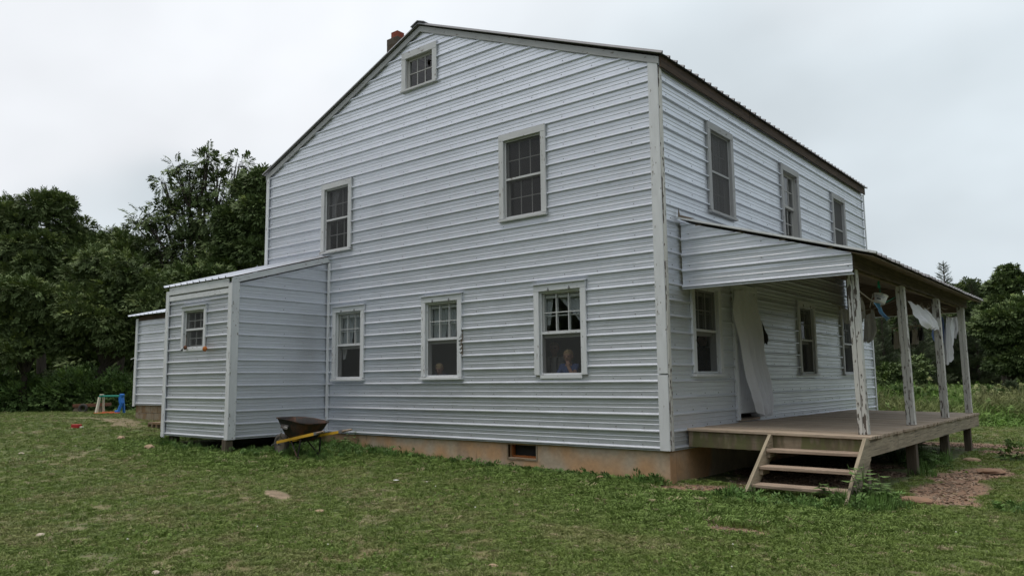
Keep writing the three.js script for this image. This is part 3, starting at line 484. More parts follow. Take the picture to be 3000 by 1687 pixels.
// ================================================================ FRONT ADDITION (lean-to against the gable)
{
  const X0 = -9.9, X1 = -7.56, Z = 2.11, A = thing('lean_to_addition', 'small silver metal lean-to room standing on posts against the house gable', 'shed');
  const w = [-9.29, -8.4, 1.6, 2.465], fAt = (s, y, n) => V(s, y, Z + n), rAt = (s, y, n) => V(X1 + n, y, -s), topAt = z => 3.5 - z * 0.295;   // underside of the roof along z
  const fw = part('front_wall', A); sheeting(fw, 'siding_panel', fAt, X0, X1, 0, 2.62, { holes: [w], seed: 21 }); screws(fw, fAt, X0 + 0.25, X1 - 0.1, 0, 11, { holes: [w], seed: 22, step: 0.9 });
  const rw = part('side_wall', A), cuts = [[-0.295 * -1 * -1, 1, 3.5 - 0.13]];       // y <= 3.37 - 0.295*z with s = -z
  sheeting(rw, 'siding_panel', rAt, -Z, 0, 0, 3.5, { cuts: [[-0.295, 1, 3.37]], seed: 23 }); screws(rw, rAt, -1.05, -0.1, 0, 15, { cuts: [[-0.295, 1, 3.37]], seed: 24, ry: Math.PI / 2, step: 1.2 });
  sheeting(part('rear_side_wall', A), 'siding_panel', (s, y, n) => V(X0 - n, y, -s), -Z, 0, 0, 3.5, { cuts: [[-0.295, 1, 3.37]], seed: 25, cell: 3, flip: true });
  windowAt(A, w, (q, c, y) => q.position.set(c, y, Z), { screen: 'full', noSill: true, ca: 0.075, head: 0.1, mesh: M.mesh });
  const core = part('inner_walls', A);
  mesh('inner_front_wall', holed([[X0 + 0.01, 0], [X1 - 0.01, 0], [X1 - 0.01, 2.75], [X0 + 0.01, 2.75]], [[w[0] + 0.07, w[1] - 0.07, w[2] + 0.045, w[3] - 0.1]], Z - 0.1, Z - 0.006), M.room, core);
  mesh('inner_side_wall', [prism([[-Z + 0.11, 0], [-0.03, 0], [-0.03, 3.34], [-Z + 0.11, 2.76]], -0.08, -0.006).rotateY(Math.PI / 2).translate(X1, 0, 0), prism([[-Z + 0.11, 0], [-0.03, 0], [-0.03, 3.34], [-Z + 0.11, 2.76]], 0.006, 0.08).rotateY(Math.PI / 2).translate(X0, 0, 0)], M.room, core);
  mesh('room_floor', bx(X0 + 0.02, X1 - 0.02, 0.0, 0.12, 0.03, Z - 0.02), M.dark, core);
  const t = part('trim', A), cb = (g, n = 'corner_board') => mesh(n, g, M.trim, t);
  cb(bx(X1 - 0.075, X1 + 0.045, -0.02, 2.78, Z + 0.02, Z + 0.045, 0.004)); cb(bx(X1 + 0.02, X1 + 0.044, -0.02, 2.8, Z - 0.115, Z + 0.019, 0.004)); cb(bx(X0 - 0.035, X0 + 0.085, -0.06, 2.8, Z + 0.02, Z + 0.045, 0.004)); cb(bx(X0 - 0.044, X0 - 0.02, -0.02, 2.8, Z - 0.09, Z + 0.019));
  cb(bx(X0 + 0.086, X1 - 0.076, 2.72, 2.87, Z + 0.02, Z + 0.043, 0.004), 'frieze_board'); cb(bx(X0 + 0.086, X1 - 0.076, 2.6, 2.69, Z + 0.006, Z + 0.034, 0.004), 'frieze_board');
  { const g = prism([[-Z - 0.04, topAt(Z) - 0.11], [0.0, 3.39], [0.0, 3.5], [-Z - 0.04, topAt(Z) + 0.0]], 0.022, 0.046); g.rotateY(Math.PI / 2); g.translate(X1, 0, 0); cb(g, 'rake_board'); }
  mesh('bottom_edge', [bx(X0, X1 + 0.02, -0.015, -0.001, Z - 0.02, Z + 0.022), bx(X1 + 0.0, X1 + 0.022, -0.015, -0.001, 0.02, Z - 0.021)], M.metal[0], t);
  const ro = part('roof', A), ang = Math.atan(0.295), c = Math.cos(ang), sn = Math.sin(ang);
  sheeting(ro, 'roof_panel', (s, y, n) => V(y, 3.53 - s * sn + n * c, s * c + n * sn), 0.02, (Z + 0.075) / c, X0 - 0.1, X1 + 0.06, { mats: [M.roofBright], seed: 26, base: X0 - 0.1, cell: 1.2, flip: true });
  mesh('roof_deck', prism([[-Z - 0.03, topAt(Z) + 0.005], [-0.01, 3.505], [-0.01, 3.52], [-Z - 0.03, topAt(Z) + 0.02]], X0 + 0.0, X1 - 0.0).rotateY(Math.PI / 2).translate(0, 0, 0).applyMatrix4(new THREE.Matrix4()), M.dark, ro).rotation.set(0, 0, 0);
  for (const [x, z] of [[X1 - 0.06, Z - 0.02], [X0 + 0.2, Z - 0.12], [X1 - 0.1, 0.35], [X0 + 0.2, 0.35]]) mesh('support_post', bx(x - 0.07, x + 0.07, ground(x, z) - 0.25, -0.016, z - 0.07, z + 0.07, 0.012), M.postwood, A);
}
// ================================================================ LEFT WING
{
  const X0 = -15.78, X1 = -9.8, B = 2 * RIB, T = 2.66, A = thing('side_wing', 'low silver metal wing on a block foundation left of the house', 'shed');
  const at = (s, y, n) => V(s, y, n - 0.03);
  const fw = part('front_wall', A); sheeting(fw, 'siding_panel', at, X0, X1, B, T, { seed: 31 });
  sheeting(part('end_wall', A), 'siding_panel', (s, y, n) => V(X0 - n, y, -s), 0.03, 4.5, B, T + 1, { cuts: [[-0.24, 1, T]], seed: 33, flip: true, cell: 2 });
  mesh('rear_wall', bx(X0, X1, B, T + 1, -4.6, -4.5), M.room, A);
  const t = part('trim', A); mesh('corner_board', bx(X0 - 0.05, X0 + 0.06, B - 0.06, T + 0.06, -0.008, 0.02, 0.004), M.trim, t); mesh('fascia', bx(X0 + 0.061, X1, T + 0.001, T + 0.13, -0.03, -0.008), M.fascia, t); mesh('bottom_edge', bx(X0 + 0.061, X1, B - 0.02, B - 0.001, -0.06, -0.008), M.metal[0], t);
  mesh('spigot', bar(V(X0 - 0.04, 1.68, 0.01), V(X0 - 0.16, 1.64, 0.06), 0.012), M.trim, A);
  const ro = part('roof', A), c = Math.cos(Math.atan(0.24)), sn = Math.sin(Math.atan(0.24));
  sheeting(ro, 'roof_panel', (s, y, n) => V(y, T + 0.13 + s * sn + n * c, 0.14 - s * c + n * sn), 0, 4.9, X0 - 0.28, X1, { mats: [M.roofBright], seed: 35, base: X0 - 0.28, cell: 1.6 });
  const f = part('foundation', A); let r = 0;
  for (let y = B - 0.025; y > -0.2; y -= 0.205, r++) for (let x = X0 + 0.02 - (r % 2) * 0.2; x < X1; x += 0.405) { const a = Math.max(x, X0 + 0.02), b = Math.min(x + 0.395, X1); if (b - a > 0.05) mesh('foundation_block', bx(a, b, y - 0.195, y, -0.24, -0.05 + rr(-0.004, 0.004), 0.006), M.block, f); }
  mesh('mortar', bx(X0 + 0.03, X1, -0.2, B - 0.03, -0.22, -0.06), M.mortar, f); mesh('foundation_side', bx(X0 + 0.02, X0 + 0.2, -0.2, B - 0.02, -4.5, -0.25), M.block, f);
}

// ================================================================ PORCH
const DX = 2.45, DZ0 = -0.5, DZ1 = -8.36, deckY = (x, z) => 0.272 - 0.0135 * x - 0.0025 * (-0.5 - z);
const porch = thing('porch', 'open wooden porch with peeling white posts and sloping tin roof', 'porch');
{
  const D = part('deck', porch); let z = DZ0 + 0.03, i = 0;
  while (z > DZ1) {
    const w = 0.142 + rr(-0.004, 0.004), z1 = Math.max(z - w, DZ1 - 0.01), lift = rr(-0.002, 0.003) + (i === 4 ? 0.004 : 0), end = DX + rr(0.0, 0.022) + (i > 4 && i < 20 ? -0.006 : 0);
    const g = bx(0.026, end, -0.036, 0, z1 + 0.004, z, 0.004, 0); g.rotateZ(-0.0135); g.translate(0, deckY(0, z) + lift, 0);
    mesh('deck_board', g, M.deck[Math.floor(R() * 3)], D); z = z1 - (i === 5 ? 0.014 : 0.002); i++;
  }
  const rim = (z0, z1, yb) => { const pts = [[z0, deckY(DX, z0) - 0.037], [z1, deckY(DX, z1) - 0.037], [z1, yb(z1)], [z0, yb(z0)]].map(([a, b]) => [-a, b]); const g = prism(pts, -0.038, 0); g.rotateY(Math.PI / 2); g.translate(DX - 0.012, 0, 0); return g; };
  const yb = z => 0.0 + (z + 0.5) * 0.0035;
  mesh('rim_board', rim(-0.502, -1.88, yb), M.rim, D); mesh('rim_board', rim(-1.884, -8.36, yb), M.rim, D);
  mesh('front_rim_board', prism([[0.03, 0.02], [DX - 0.052, 0.0], [DX - 0.052, deckY(DX, -0.5) - 0.036], [0.03, deckY(0, -0.5) - 0.038]], -0.54, -0.502), M.mossy, D);
  mesh('rear_rim_board', bx(0.03, DX - 0.052, -0.02, 0.17, DZ1, DZ1 + 0.038), M.rim, D);
  for (let x = 0.45; x < 2.3; x += 0.45) mesh('joist', bx(x - 0.02, x + 0.02, 0.0, deckY(x, -8) - 0.04, DZ1 + 0.04, -0.545), M.dark, D);
  for (const [zz, w] of [[-3.05, 0.14], [-5.45, 0.13], [-7.68, 0.12]]) { const y = ground(2.36, zz); mesh('deck_support', bx(2.27, 2.27 + w, y - 0.3, yb(zz) + 0.02, zz - w / 2, zz + w / 2, 0.006), M.postwood, D); }
  mesh('deck_support', bx(2.2, 2.32, ground(2.2, -0.8) - 0.3, 0.0, -0.9, -0.78), M.dark, D);
  // posts: pairs of boards
  for (const [zz, lean, m] of [[-0.83, 0.012, M.peel], [-3.36, 0.012, M.peel], [-5.9, 0.006, M.peel], [-8.27, 0.004, M.peel]]) {
    const p = part('post', porch), y0 = deckY(2.3, zz) + 0.002, g1 = bx(-0.062, -0.004, 0, 2.36 - y0, -0.055, 0.055, 0.006), g2 = bx(0.0, 0.058, 0, 2.36 - y0, -0.055, 0.055, 0.006);
    for (const g of [g1, g2]) { mesh('post_board', g, m, p); } p.position.set(2.295, y0, zz); p.rotation.z = lean;
  }
  // beam of two long planks on the posts
  const yB = 2.345; mesh('beam_plank', bx(2.33, 2.37, yB, yB + 0.22, -5.85, -0.53), M.beam, porch); mesh('beam_plank', bx(2.33, 2.37, yB - 0.01, yB + 0.215, -8.5, -5.86), M.beam, porch); mesh('beam_plank', bx(2.22, 2.26, yB, yB + 0.2, -8.48, -0.53), M.dark, porch);
  const RS = 0.305, c = Math.cos(Math.atan(RS)), sn = Math.sin(Math.atan(RS)), ry = x => 3.25 - RS * x, rf = part('roof', porch);
  sheeting(rf, 'roof_panel', (s, y, n) => V(s * c + n * sn, 3.275 - s * sn + n * c, -0.47 - y), 0.03 / c, 2.66 / c, 0, 8.2, { mats: [M.roof], seed: 41, cell: 0.7, wave: 0.006 });
  for (let k = 0; k < 13; k++) { const zz = -0.75 - k * 0.63; mesh('rafter', beam(V(0.03, ry(0.03) - 0.06, zz), V(2.31, ry(2.31) - 0.06, zz), 0.04, 0.1), M.dark, rf); }
  for (let k = 0; k < 9; k++) { const x0 = 0.05 + k * 0.245, x1 = x0 + 0.237; mesh('ceiling_board', prism([[x0, ry(x0) - 0.12], [x1, ry(x1) - 0.12], [x1, ry(x1) - 0.105], [x0, ry(x0) - 0.105]], -8.48, -0.56 - 0.01 * (k % 3)), M.dark, rf); }
  for (const x of [0.3, 0.9, 1.5, 2.1]) mesh('purlin', bx(x - 0.04, x + 0.04, ry(x) - 0.008, ry(x) + 0.012, -8.6, -0.5), M.dark, rf);
  mesh('edge_flashing', beam(V(0.0, 3.3, -0.452), V(2.67, 3.3 - RS * 2.67, -0.452), 0.03, 0.026), M.trim, rf); mesh('under_sheathing', prism([[2.3, ry(2.3) - 0.01], [2.62, ry(2.62) - 0.01], [2.62, ry(2.62) + 0.004], [2.3, ry(2.3) + 0.004]], -8.6, -0.5), M.dark, rf);
  mesh('torn_flashing', [prism([[0, 0], [0.05, 0.03], [0.28, -0.05], [0.1, -0.055]], -0.01, 0.0).translate(0.0, 3.3, -0.44), prism([[0, 0], [0.04, 0.0], [0.012, 0.14]], -0.006, 0.0).translate(0.02, 3.3, -0.44)], M.dark, rf);
  // sheeted gable ends
  const cuts = [[RS, 1, 3.245]], a1 = part('end_wall', porch), at = (s, y, n) => V(s, y, DZ0 + n);
  sheeting(a1, 'siding_panel', at, 0.03, 2.37, 2.262, 3.3, { cuts, seed: 43, base: 2.262, wave: 0.004 }); screws(a1, at, 0.08, 2.36, 10, 14, { cuts, seed: 44, step: 1.1 });
  mesh('bottom_edge', bx(0.03, 2.375, 2.245, 2.26, DZ0 - 0.02, DZ0 + 0.02), M.metal[0], a1); mesh('nailer', bx(0.03, 2.3, 2.27, 2.36, DZ0 - 0.06, DZ0 - 0.021), M.dark, a1);
  mesh('added_dark_backing', prism([[0.05, 2.26], [2.2, 2.26], [2.2, 2.5], [0.05, 3.14]], -8.5, -8.47).translate(0, 0, 0.03), M.dark, porch); sheeting(part('end_wall', porch), 'siding_panel', (s, y, n) => V(s, y, -8.56 + n), 0.03, 2.32, 2.25, 3.3, { cuts, seed: 45, base: 2.25 });  // dark backing added to make the inside of the far end sheeting dark
}
{ // steps: two raking stringers, three plank treads on cleats
  const S = thing('wooden_steps', 'three worn plank steps leading up to the porch deck', 'steps');
  for (const [x0, x1, dz] of [[1.2, 1.24, -0.04], [2.4, 2.44, 0.05]]) mesh('stringer', prism([[0.505, 0.225], [0.4 - dz, 0.232], [-0.47 - dz, -0.4], [-0.5 - dz, -0.52], [-0.33, -0.52], [0.505, -0.03]].map(([a, b]) => [a, b]), 0, x1 - x0).rotateY(Math.PI / 2).translate(x0, 0, 0), M.rim, S);
  for (const [y, z0] of [[0.055, -0.5], [-0.135, -0.24], [-0.33, 0.02]]) { const g = bx(1.242, 2.398, -0.038, 0, z0, z0 + 0.26, 0.005, 0); g.rotateZ(-0.012 * 0); mesh('tread', g.translate(0, y, 0), M.tread, S); mesh('cleat', bx(1.242, 1.28, y - 0.105, y - 0.039, z0 + 0.02, z0 + 0.24), M.rim, S); mesh('cleat', bx(2.36, 2.398, y - 0.105, y - 0.039, z0 + 0.02, z0 + 0.24), M.rim, S); }
}

// ================================================================ PORCH: CURTAIN, LAUNDRY, BUCKET
function strip(rows, folds, amp, seed, nu = 18) {     // cloth through rows of [left, right] points, top to bottom
  const pos = [], uv = [], ix = [], nv = (rows.length - 1) * 4; let H = 0;
  const Lc = new THREE.CatmullRomCurve3(rows.map(r => r[0])), Rc = new THREE.CatmullRomCurve3(rows.map(r => r[1]));
  for (let j = 0; j <= nv; j++) {
    const v = j / nv, a = Lc.getPoint(v), b = Rc.getPoint(v), dn = Lc.getTangent(v), nrm = b.clone().sub(a).normalize().cross(dn).normalize(); if (j) H += 0.05;
    for (let i = 0; i <= nu; i++) { const u = i / nu, p = a.clone().lerp(b, u); p.addScaledVector(nrm, amp * (Math.sin((u * folds + 0.12 * Math.sin(v * 5 + seed)) * 6.283 + seed) * (0.3 + 0.7 * Math.min(1, v * 2 + 0.2)) + (fbm(u * 4 + seed, v * 5, 3, 17) - 0.5) * 1.5)); if (j === nv) p.addScaledVector(dn, (fbm(u * 7 + seed, 1, 2, 9) - 0.5) * amp * 2.2); pos.push(p.x, p.y, p.z); uv.push(u * a.distanceTo(b), H); }
  }
  for (let j = 0; j < nv; j++) for (let i = 0; i < nu; i++) { const q = j * (nu + 1) + i; ix.push(q, q + nu + 1, q + 1, q + 1, q + nu + 1, q + nu + 2); }
  const g = new THREE.BufferGeometry(); g.setAttribute('position', new THREE.Float32BufferAttribute(pos, 3)); g.setAttribute('uv', new THREE.Float32BufferAttribute(uv, 2)); g.setIndex(ix); g.computeVertexNormals(); return g.toNonIndexed();
}
const P1 = (x, y) => [1900 + x / 2.2286, 600 + y / 2.2286], P2 = (x, y) => [2420 + x / 4.83, 680 + y / 4.83], P3 = (x, y) => [2600 + x / 4.83, 780 + y / 4.83];
const onX = (q, x) => onPlane(q[0], q[1], 'x', x), onZ = (q, z) => onPlane(q[0], q[1], 'z', z);
{
  const rows = [[[562, 560], [690, 552], 0.07], [[565, 700], [712, 705], 0.1], [[604, 850], [736, 850], 0.12], [[632, 1030], [750, 1040], 0.16], [[678, 1200], [782, 1190], 0.2], [[712, 1300], [798, 1290], 0.23], [[740, 1375], [808, 1365], 0.25]].map(([a, b, x]) => [onX(P1(...a), x), onX(P1(...b), x - 0.03)]);
  tag(mesh('door_curtain', strip(rows, 3.6, 0.06, 2, 48), M.sheet), 'long white sheet hung over the porch door and blown sideways', 'curtain');
  const a = onX(P1(722, 752), 0.07), b = onX(P1(755, 900), 0.09), rd = [[a.clone().add(V(0, 0.03, 0.02)), a.clone().add(V(0, 0.02, -0.06))], [a.clone().lerp(b, 0.35).add(V(0.02, 0, 0.07)), a.clone().lerp(b, 0.35).add(V(0.02, 0, -0.1))], [a.clone().lerp(b, 0.75).add(V(0.02, 0, 0.03)), a.clone().lerp(b, 0.75).add(V(0.02, 0, -0.16))], [b.clone().add(V(0, 0, 0.05)), b.clone().add(V(0, 0, -0.13))]];
  const hg = thing('hanging_garment', 'dark cloth garment hanging on the porch wall beside the white door sheet', 'garment');
  mesh('garment', strip(rd, 1.5, 0.035, 4, 12), M.charcoal, hg); mesh('wall_hook', bar(V(0.01, a.y + 0.04, a.z - 0.01), V(0.08, a.y + 0.05, a.z - 0.01), 0.006), M.screw, hg);
}
function pin(parent, p) { mesh('clothespin', bx(-0.006, 0.006, -0.045, 0.025, -0.006, 0.006).translate(p.x, p.y, p.z), M.rim, parent); }
function hung(name, label, rows, mat, o = {}) {
  const t = thing(name, label, o.cat || 'laundry'); mesh(o.part || 'fabric', strip(rows, o.folds ?? 2, o.amp ?? 0.03, o.seed ?? 1, o.nu || 16), mat, t);
  for (const u of o.pins || [0.05, 0.95]) pin(t, rows[0][0].clone().lerp(rows[0][1], u)); return t;
}
{
  const rope = std({ name: 'pale_rope', color: new THREE.Color(0.34, 0.31, 0.27), roughness: 1 }), green = std({ name: 'green_twine', color: new THREE.Color(0.0, 0.22, 0.12), roughness: 0.8 });
  const X = 2.18, p1 = onX(P2(515, 865), X), p2 = onX(P2(650, 965), X), p3 = onX(P2(775, 1010), X), p4 = onX(P2(870, 985), X), p5 = onX(P2(1035, 885), X);
  const post = (z, y) => V(2.24, y, z);
  const l1 = thing('clothesline', 'sagging clothesline between porch posts, green where it passes the bucket', 'clothesline'); mesh('pale_rope', tube([post(-0.9, p1.y + 0.05), p1, p2, p3], 0.009, 5), rope, l1); mesh('green_twine', tube([p3, p4, p5, post(-3.3, p5.y + 0.03)], 0.007, 5), green, l1);
  for (const [a, b] of [[p2, V(-0.03, -0.1, 0)], [p2, V(0.03, 0.09, 0.02)], [p5, V(0, -0.08, 0.05)]]) mesh('loose_end', tube([a, a.clone().addScaledVector(b, 0.6), a.clone().add(b)], 0.006, 4), a === p5 ? green : rope, l1);
  // bucket on green twine
  const B = thing('bucket', 'small white plastic bucket with printed label hanging by green twine', 'bucket'), c = onX(P2(770, 945), X + 0.02), u = V(0, 1, 0).applyQuaternion(new THREE.Quaternion().setFromAxisAngle(FWD, 0.36)).normalize();
  const lathe = new THREE.LatheGeometry([[0.0, 0], [0.076, 0], [0.08, 0.004], [0.092, 0.118], [0.099, 0.12], [0.1, 0.13], [0.093, 0.131], [0.088, 0.125], [0.075, 0.01], [0, 0.008]].map(q => new THREE.Vector2(...q)), 28), q0 = new THREE.Quaternion().setFromUnitVectors(V(0, 1, 0), u);
  lathe.translate(0, -0.065, 0); lathe.applyQuaternion(q0); lathe.translate(c.x, c.y, c.z);
  mesh('pail', lathe, phy({ name: 'white_plastic', color: new THREE.Color(0.68, 0.68, 0.64), roughness: 0.4 }), B);
  const cv = document.createElement('canvas'); cv.width = 512; cv.height = 128; const k = cv.getContext('2d'); k.fillStyle = '#d9dbe0'; k.fillRect(0, 0, 512, 128); k.fillStyle = '#8f97ad'; k.fillRect(96, 16, 260, 12); k.fillRect(110, 38, 220, 8); k.fillRect(110, 54, 230, 8); k.fillStyle = '#2a3550'; k.fillRect(150, 78, 110, 30); k.fillStyle = '#b3372f'; k.fillRect(10, 70, 60, 54);
  const lt = new THREE.CanvasTexture(cv); lt.colorSpace = THREE.SRGBColorSpace;
  const lab = new THREE.CylinderGeometry(0.0915, 0.0835, 0.085, 28, 1, true, -1.2, 3.2); lab.translate(0, -0.0, 0); lab.applyQuaternion(q0); lab.translate(c.x, c.y, c.z); mesh('printed_label', lab, std({ name: 'bucket_label', map: lt, roughness: 0.5, side: THREE.DoubleSide }), B);
  const top = onX(P2(755, 655), X + 0.02), el = onX(P2(815, 880), X + 0.11), er = onX(P2(735, 905), X - 0.06);
  mesh('twine', [tube([top, onX(P2(765, 780), X + 0.02), onX(P2(775, 880), X + 0.02)], 0.006, 5), tube([er, onX(P2(775, 880), X + 0.02), el], 0.006, 5)], green, B);
  mesh('ribbon_tail', strip([[onX(P2(748, 660), X + 0.03), onX(P2(765, 660), X + 0.03)], [onX(P2(738, 725), X + 0.03), onX(P2(770, 725), X + 0.03)], [onX(P2(725, 785), X + 0.03), onX(P2(768, 790), X + 0.03)]], 1, 0.01, 3, 6), green, B);
  hung('blue_cloth', 'light blue cloth blowing from the clothesline beside the bucket', [[onX(P2(665, 985), X), onX(P2(785, 1020), X)], [onX(P2(730, 1080), X - 0.02), onX(P2(805, 1080), X - 0.05)], [onX(P2(790, 1170), X - 0.06), onX(P2(840, 1150), X - 0.1)], [onX(P2(830, 1215), X - 0.1), onX(P2(888, 1200), X - 0.14)], [onX(P2(885, 1238), X - 0.12), onX(P2(892, 1230), X - 0.15)]], M.blueCloth, { folds: 1.5, amp: 0.025, seed: 5 });
  // line between the second and third post with the big white sheet
  const X2 = 2.2, s1 = onX(P3(292, 490), X2), s2 = onX(P3(440, 560), X2), s3 = onX(P3(545, 612), X2), s4 = onX(P3(665, 545), X2);
  const l2 = thing('clothesline', 'clothesline bristling with clothespins above the white sheet between two porch posts', 'clothesline'); mesh('pale_rope', tube([s1, s2, s3, s4, post(-5.9, s4.y + 0.02)], 0.007, 5), rope, l2);
  for (let i = 0; i < 11; i++) { const a = i < 7 ? s2.clone().lerp(s3, i / 6) : s3.clone().lerp(s4, (i - 6) / 5); mesh('clothespin', beam(a, a.clone().add(V(rr(-0.03, 0.03), rr(0.02, 0.08), rr(-0.05, 0.05))), 0.012, 0.01), M.rim, l2); }
  hung('white_sheet', 'bright white sheet billowing from the clothesline between porch posts', [[onX(P3(294, 492), X2), onX(P3(606, 618), X2)], [onX(P3(380, 600), X2 + 0.08), onX(P3(660, 710), X2 + 0.03)], [onX(P3(440, 710), X2 + 0.14), onX(P3(705, 800), X2 + 0.06)], [onX(P3(505, 790), X2 + 0.18), onX(P3(728, 860), X2 + 0.08)], [onX(P3(600, 868), X2 + 0.2), onX(P3(748, 908), X2 + 0.1)]], M.sheet, { folds: 3, amp: 0.035, seed: 8, nu: 28, pins: [0.1, 0.5, 0.95] });
  hung('blue_cloth', 'dark blue cloth hanging behind the third porch post', [[onX(P3(690, 700), 2.05), onX(P3(800, 720), 2.05)], [onX(P3(650, 940), 2.05), onX(P3(815, 900), 2.02)], [onX(P3(665, 1060), 2.05), onX(P3(838, 1040), 2.0)], [onX(P3(722, 1150), 2.05), onX(P3(800, 1085), 2.0)]], M.navyCloth, { folds: 1.2, amp: 0.03, seed: 3 });
  const X3 = 2.16, l3 = thing('clothesline', 'clothesline with long pale garments beside the last porch post', 'clothesline'); mesh('pale_rope', tube([post(-5.95, onX(P3(770, 585), X3).y), onX(P3(850, 708), X3), onX(P3(930, 722), X3), onX(P3(1010, 705), X3), post(-8.2, onX(P3(1040, 660), X3).y)], 0.006, 5), rope, l3); mesh('rope_tail', tube([onX(P3(775, 585), X3), onX(P3(820, 610), X3), onX(P3(858, 600), X3)], 0.007, 4), rope, l3);
  hung('pale_garment', 'longest pale garment hanging low beside the third porch post', [[onX(P3(850, 715), X3), onX(P3(895, 730), X3)], [onX(P3(818, 900), X3), onX(P3(895, 920), X3)], [onX(P3(815, 1100), X3), onX(P3(912, 1130), X3)], [onX(P3(818, 1280), X3), onX(P3(918, 1290), X3)], [onX(P3(840, 1405), X3), onX(P3(880, 1370), X3)]], M.greyCloth, { folds: 2, amp: 0.03, seed: 11 });
  hung('pale_garment', 'middle pale garment on the clothesline by the last porch post', [[onX(P3(905, 728), X3), onX(P3(962, 722), X3)], [onX(P3(903, 900), X3), onX(P3(950, 900), X3)], [onX(P3(905, 1120), X3), onX(P3(946, 1125), X3)]], M.sheet, { folds: 1.5, amp: 0.02, seed: 13 });
  hung('pale_garment', 'short pale garment pinned nearest the last porch post', [[onX(P3(962, 715), X3), onX(P3(1008, 705), X3)], [onX(P3(955, 860), X3), onX(P3(998, 870), X3)], [onX(P3(948, 1000), X3), onX(P3(968, 1025), X3)]], M.greyCloth, { folds: 1.5, amp: 0.02, seed: 15 });
  // a line deeper in the porch
  const Z = -4.6, q = (x, y) => onZ(P2(x, y), Z), l4 = thing('clothesline', 'clothesline strung from the house wall across the porch behind the first post', 'clothesline'); mesh('pale_rope', tube([q(85, 1005), q(200, 1055), q(360, 1110), q(520, 1110), q(660, 1090), q(1000, 960)], 0.008, 5), rope, l4);
  hung('grey_cloth', 'small grey cloth on the clothesline in front of the far porch window', [[q(195, 1065), q(345, 1115)], [q(225, 1160), q(350, 1170)], [q(255, 1285), q(360, 1295)]], M.greyCloth, { folds: 1, amp: 0.02, seed: 21 });
  hung('grey_cloth', 'pale cloth corner puffing out behind the first porch post', [[q(430, 900), q(520, 930)], [q(430, 1060), q(565, 1080)], [q(430, 1200), q(572, 1190)], [q(470, 1330), q(530, 1260)]], M.sheet, { folds: 1, amp: 0.03, seed: 23 });
  hung('grey_shirt', 'grey shirt hanging behind the first porch post', [[q(560, 1180), q(690, 1120)], [q(545, 1230), q(712, 1300)], [q(545, 1330), q(722, 1400)], [q(540, 1480), q(680, 1520)], [q(540, 1560), q(620, 1560)]], M.greyCloth, { folds: 2, amp: 0.025, seed: 25 });
  hung('grey_shirt', 'grey sleeve cloth twisting up to its pin above the grey shirt', [[q(635, 1090), q(685, 1105)], [q(640, 1180), q(690, 1190)], [q(660, 1290), q(716, 1280)], [q(660, 1430), q(722, 1400)]], M.greyCloth, { folds: 1.4, amp: 0.02, seed: 27 });
  // sock hanger far inside
  const Z2 = -6.2, e = (x, y) => onZ(P3(x, y), Z2), h = thing('drying_rack', 'wooden bar rack with small clothes pinned on, hanging inside the porch', 'drying rack');
  mesh('rack_bar', [bar(e(60, 880), e(320, 850), 0.012), bar(e(320, 850), e(510, 838), 0.012), bar(e(420, 826), e(505, 842), 0.008)], M.rim, h); mesh('rack_cord', [bar(e(90, 870), e(190, 720), 0.003), bar(e(440, 832), e(330, 740), 0.003)], rope, h);
  const sk = (x, y, w, hh, m, s, label) => hung('small_garment', label, [[e(x, y), e(x + w * 0.8, y - 4)], [e(x - w * 0.1, y + hh * 0.5), e(x + w, y + hh * 0.5)], [e(x - w * 0.05, y + hh), e(x + w, y + hh * 0.96)]], m, { folds: 1.5, amp: 0.015, seed: s, nu: 10, pins: [0.4] });
  sk(105, 930, 95, 240, M.dimCloth, 31, 'widest pale grey garment on the drying rack'); sk(70, 900, 25, 220, M.charcoal, 32, 'narrow dark strip at the end of the drying rack'); sk(180, 905, 40, 200, M.charcoal, 33, 'dark small garment behind the second porch post on the drying rack');
  sk(355, 900, 95, 210, M.dimCloth, 34, 'beige small garment on the drying rack'); sk(440, 870, 80, 190, M.charcoal, 35, 'dark patterned garment at the outer end of the drying rack'); sk(330, 880, 30, 220, M.charcoal, 36, 'dark narrow garment beside the beige one on the drying rack');
}

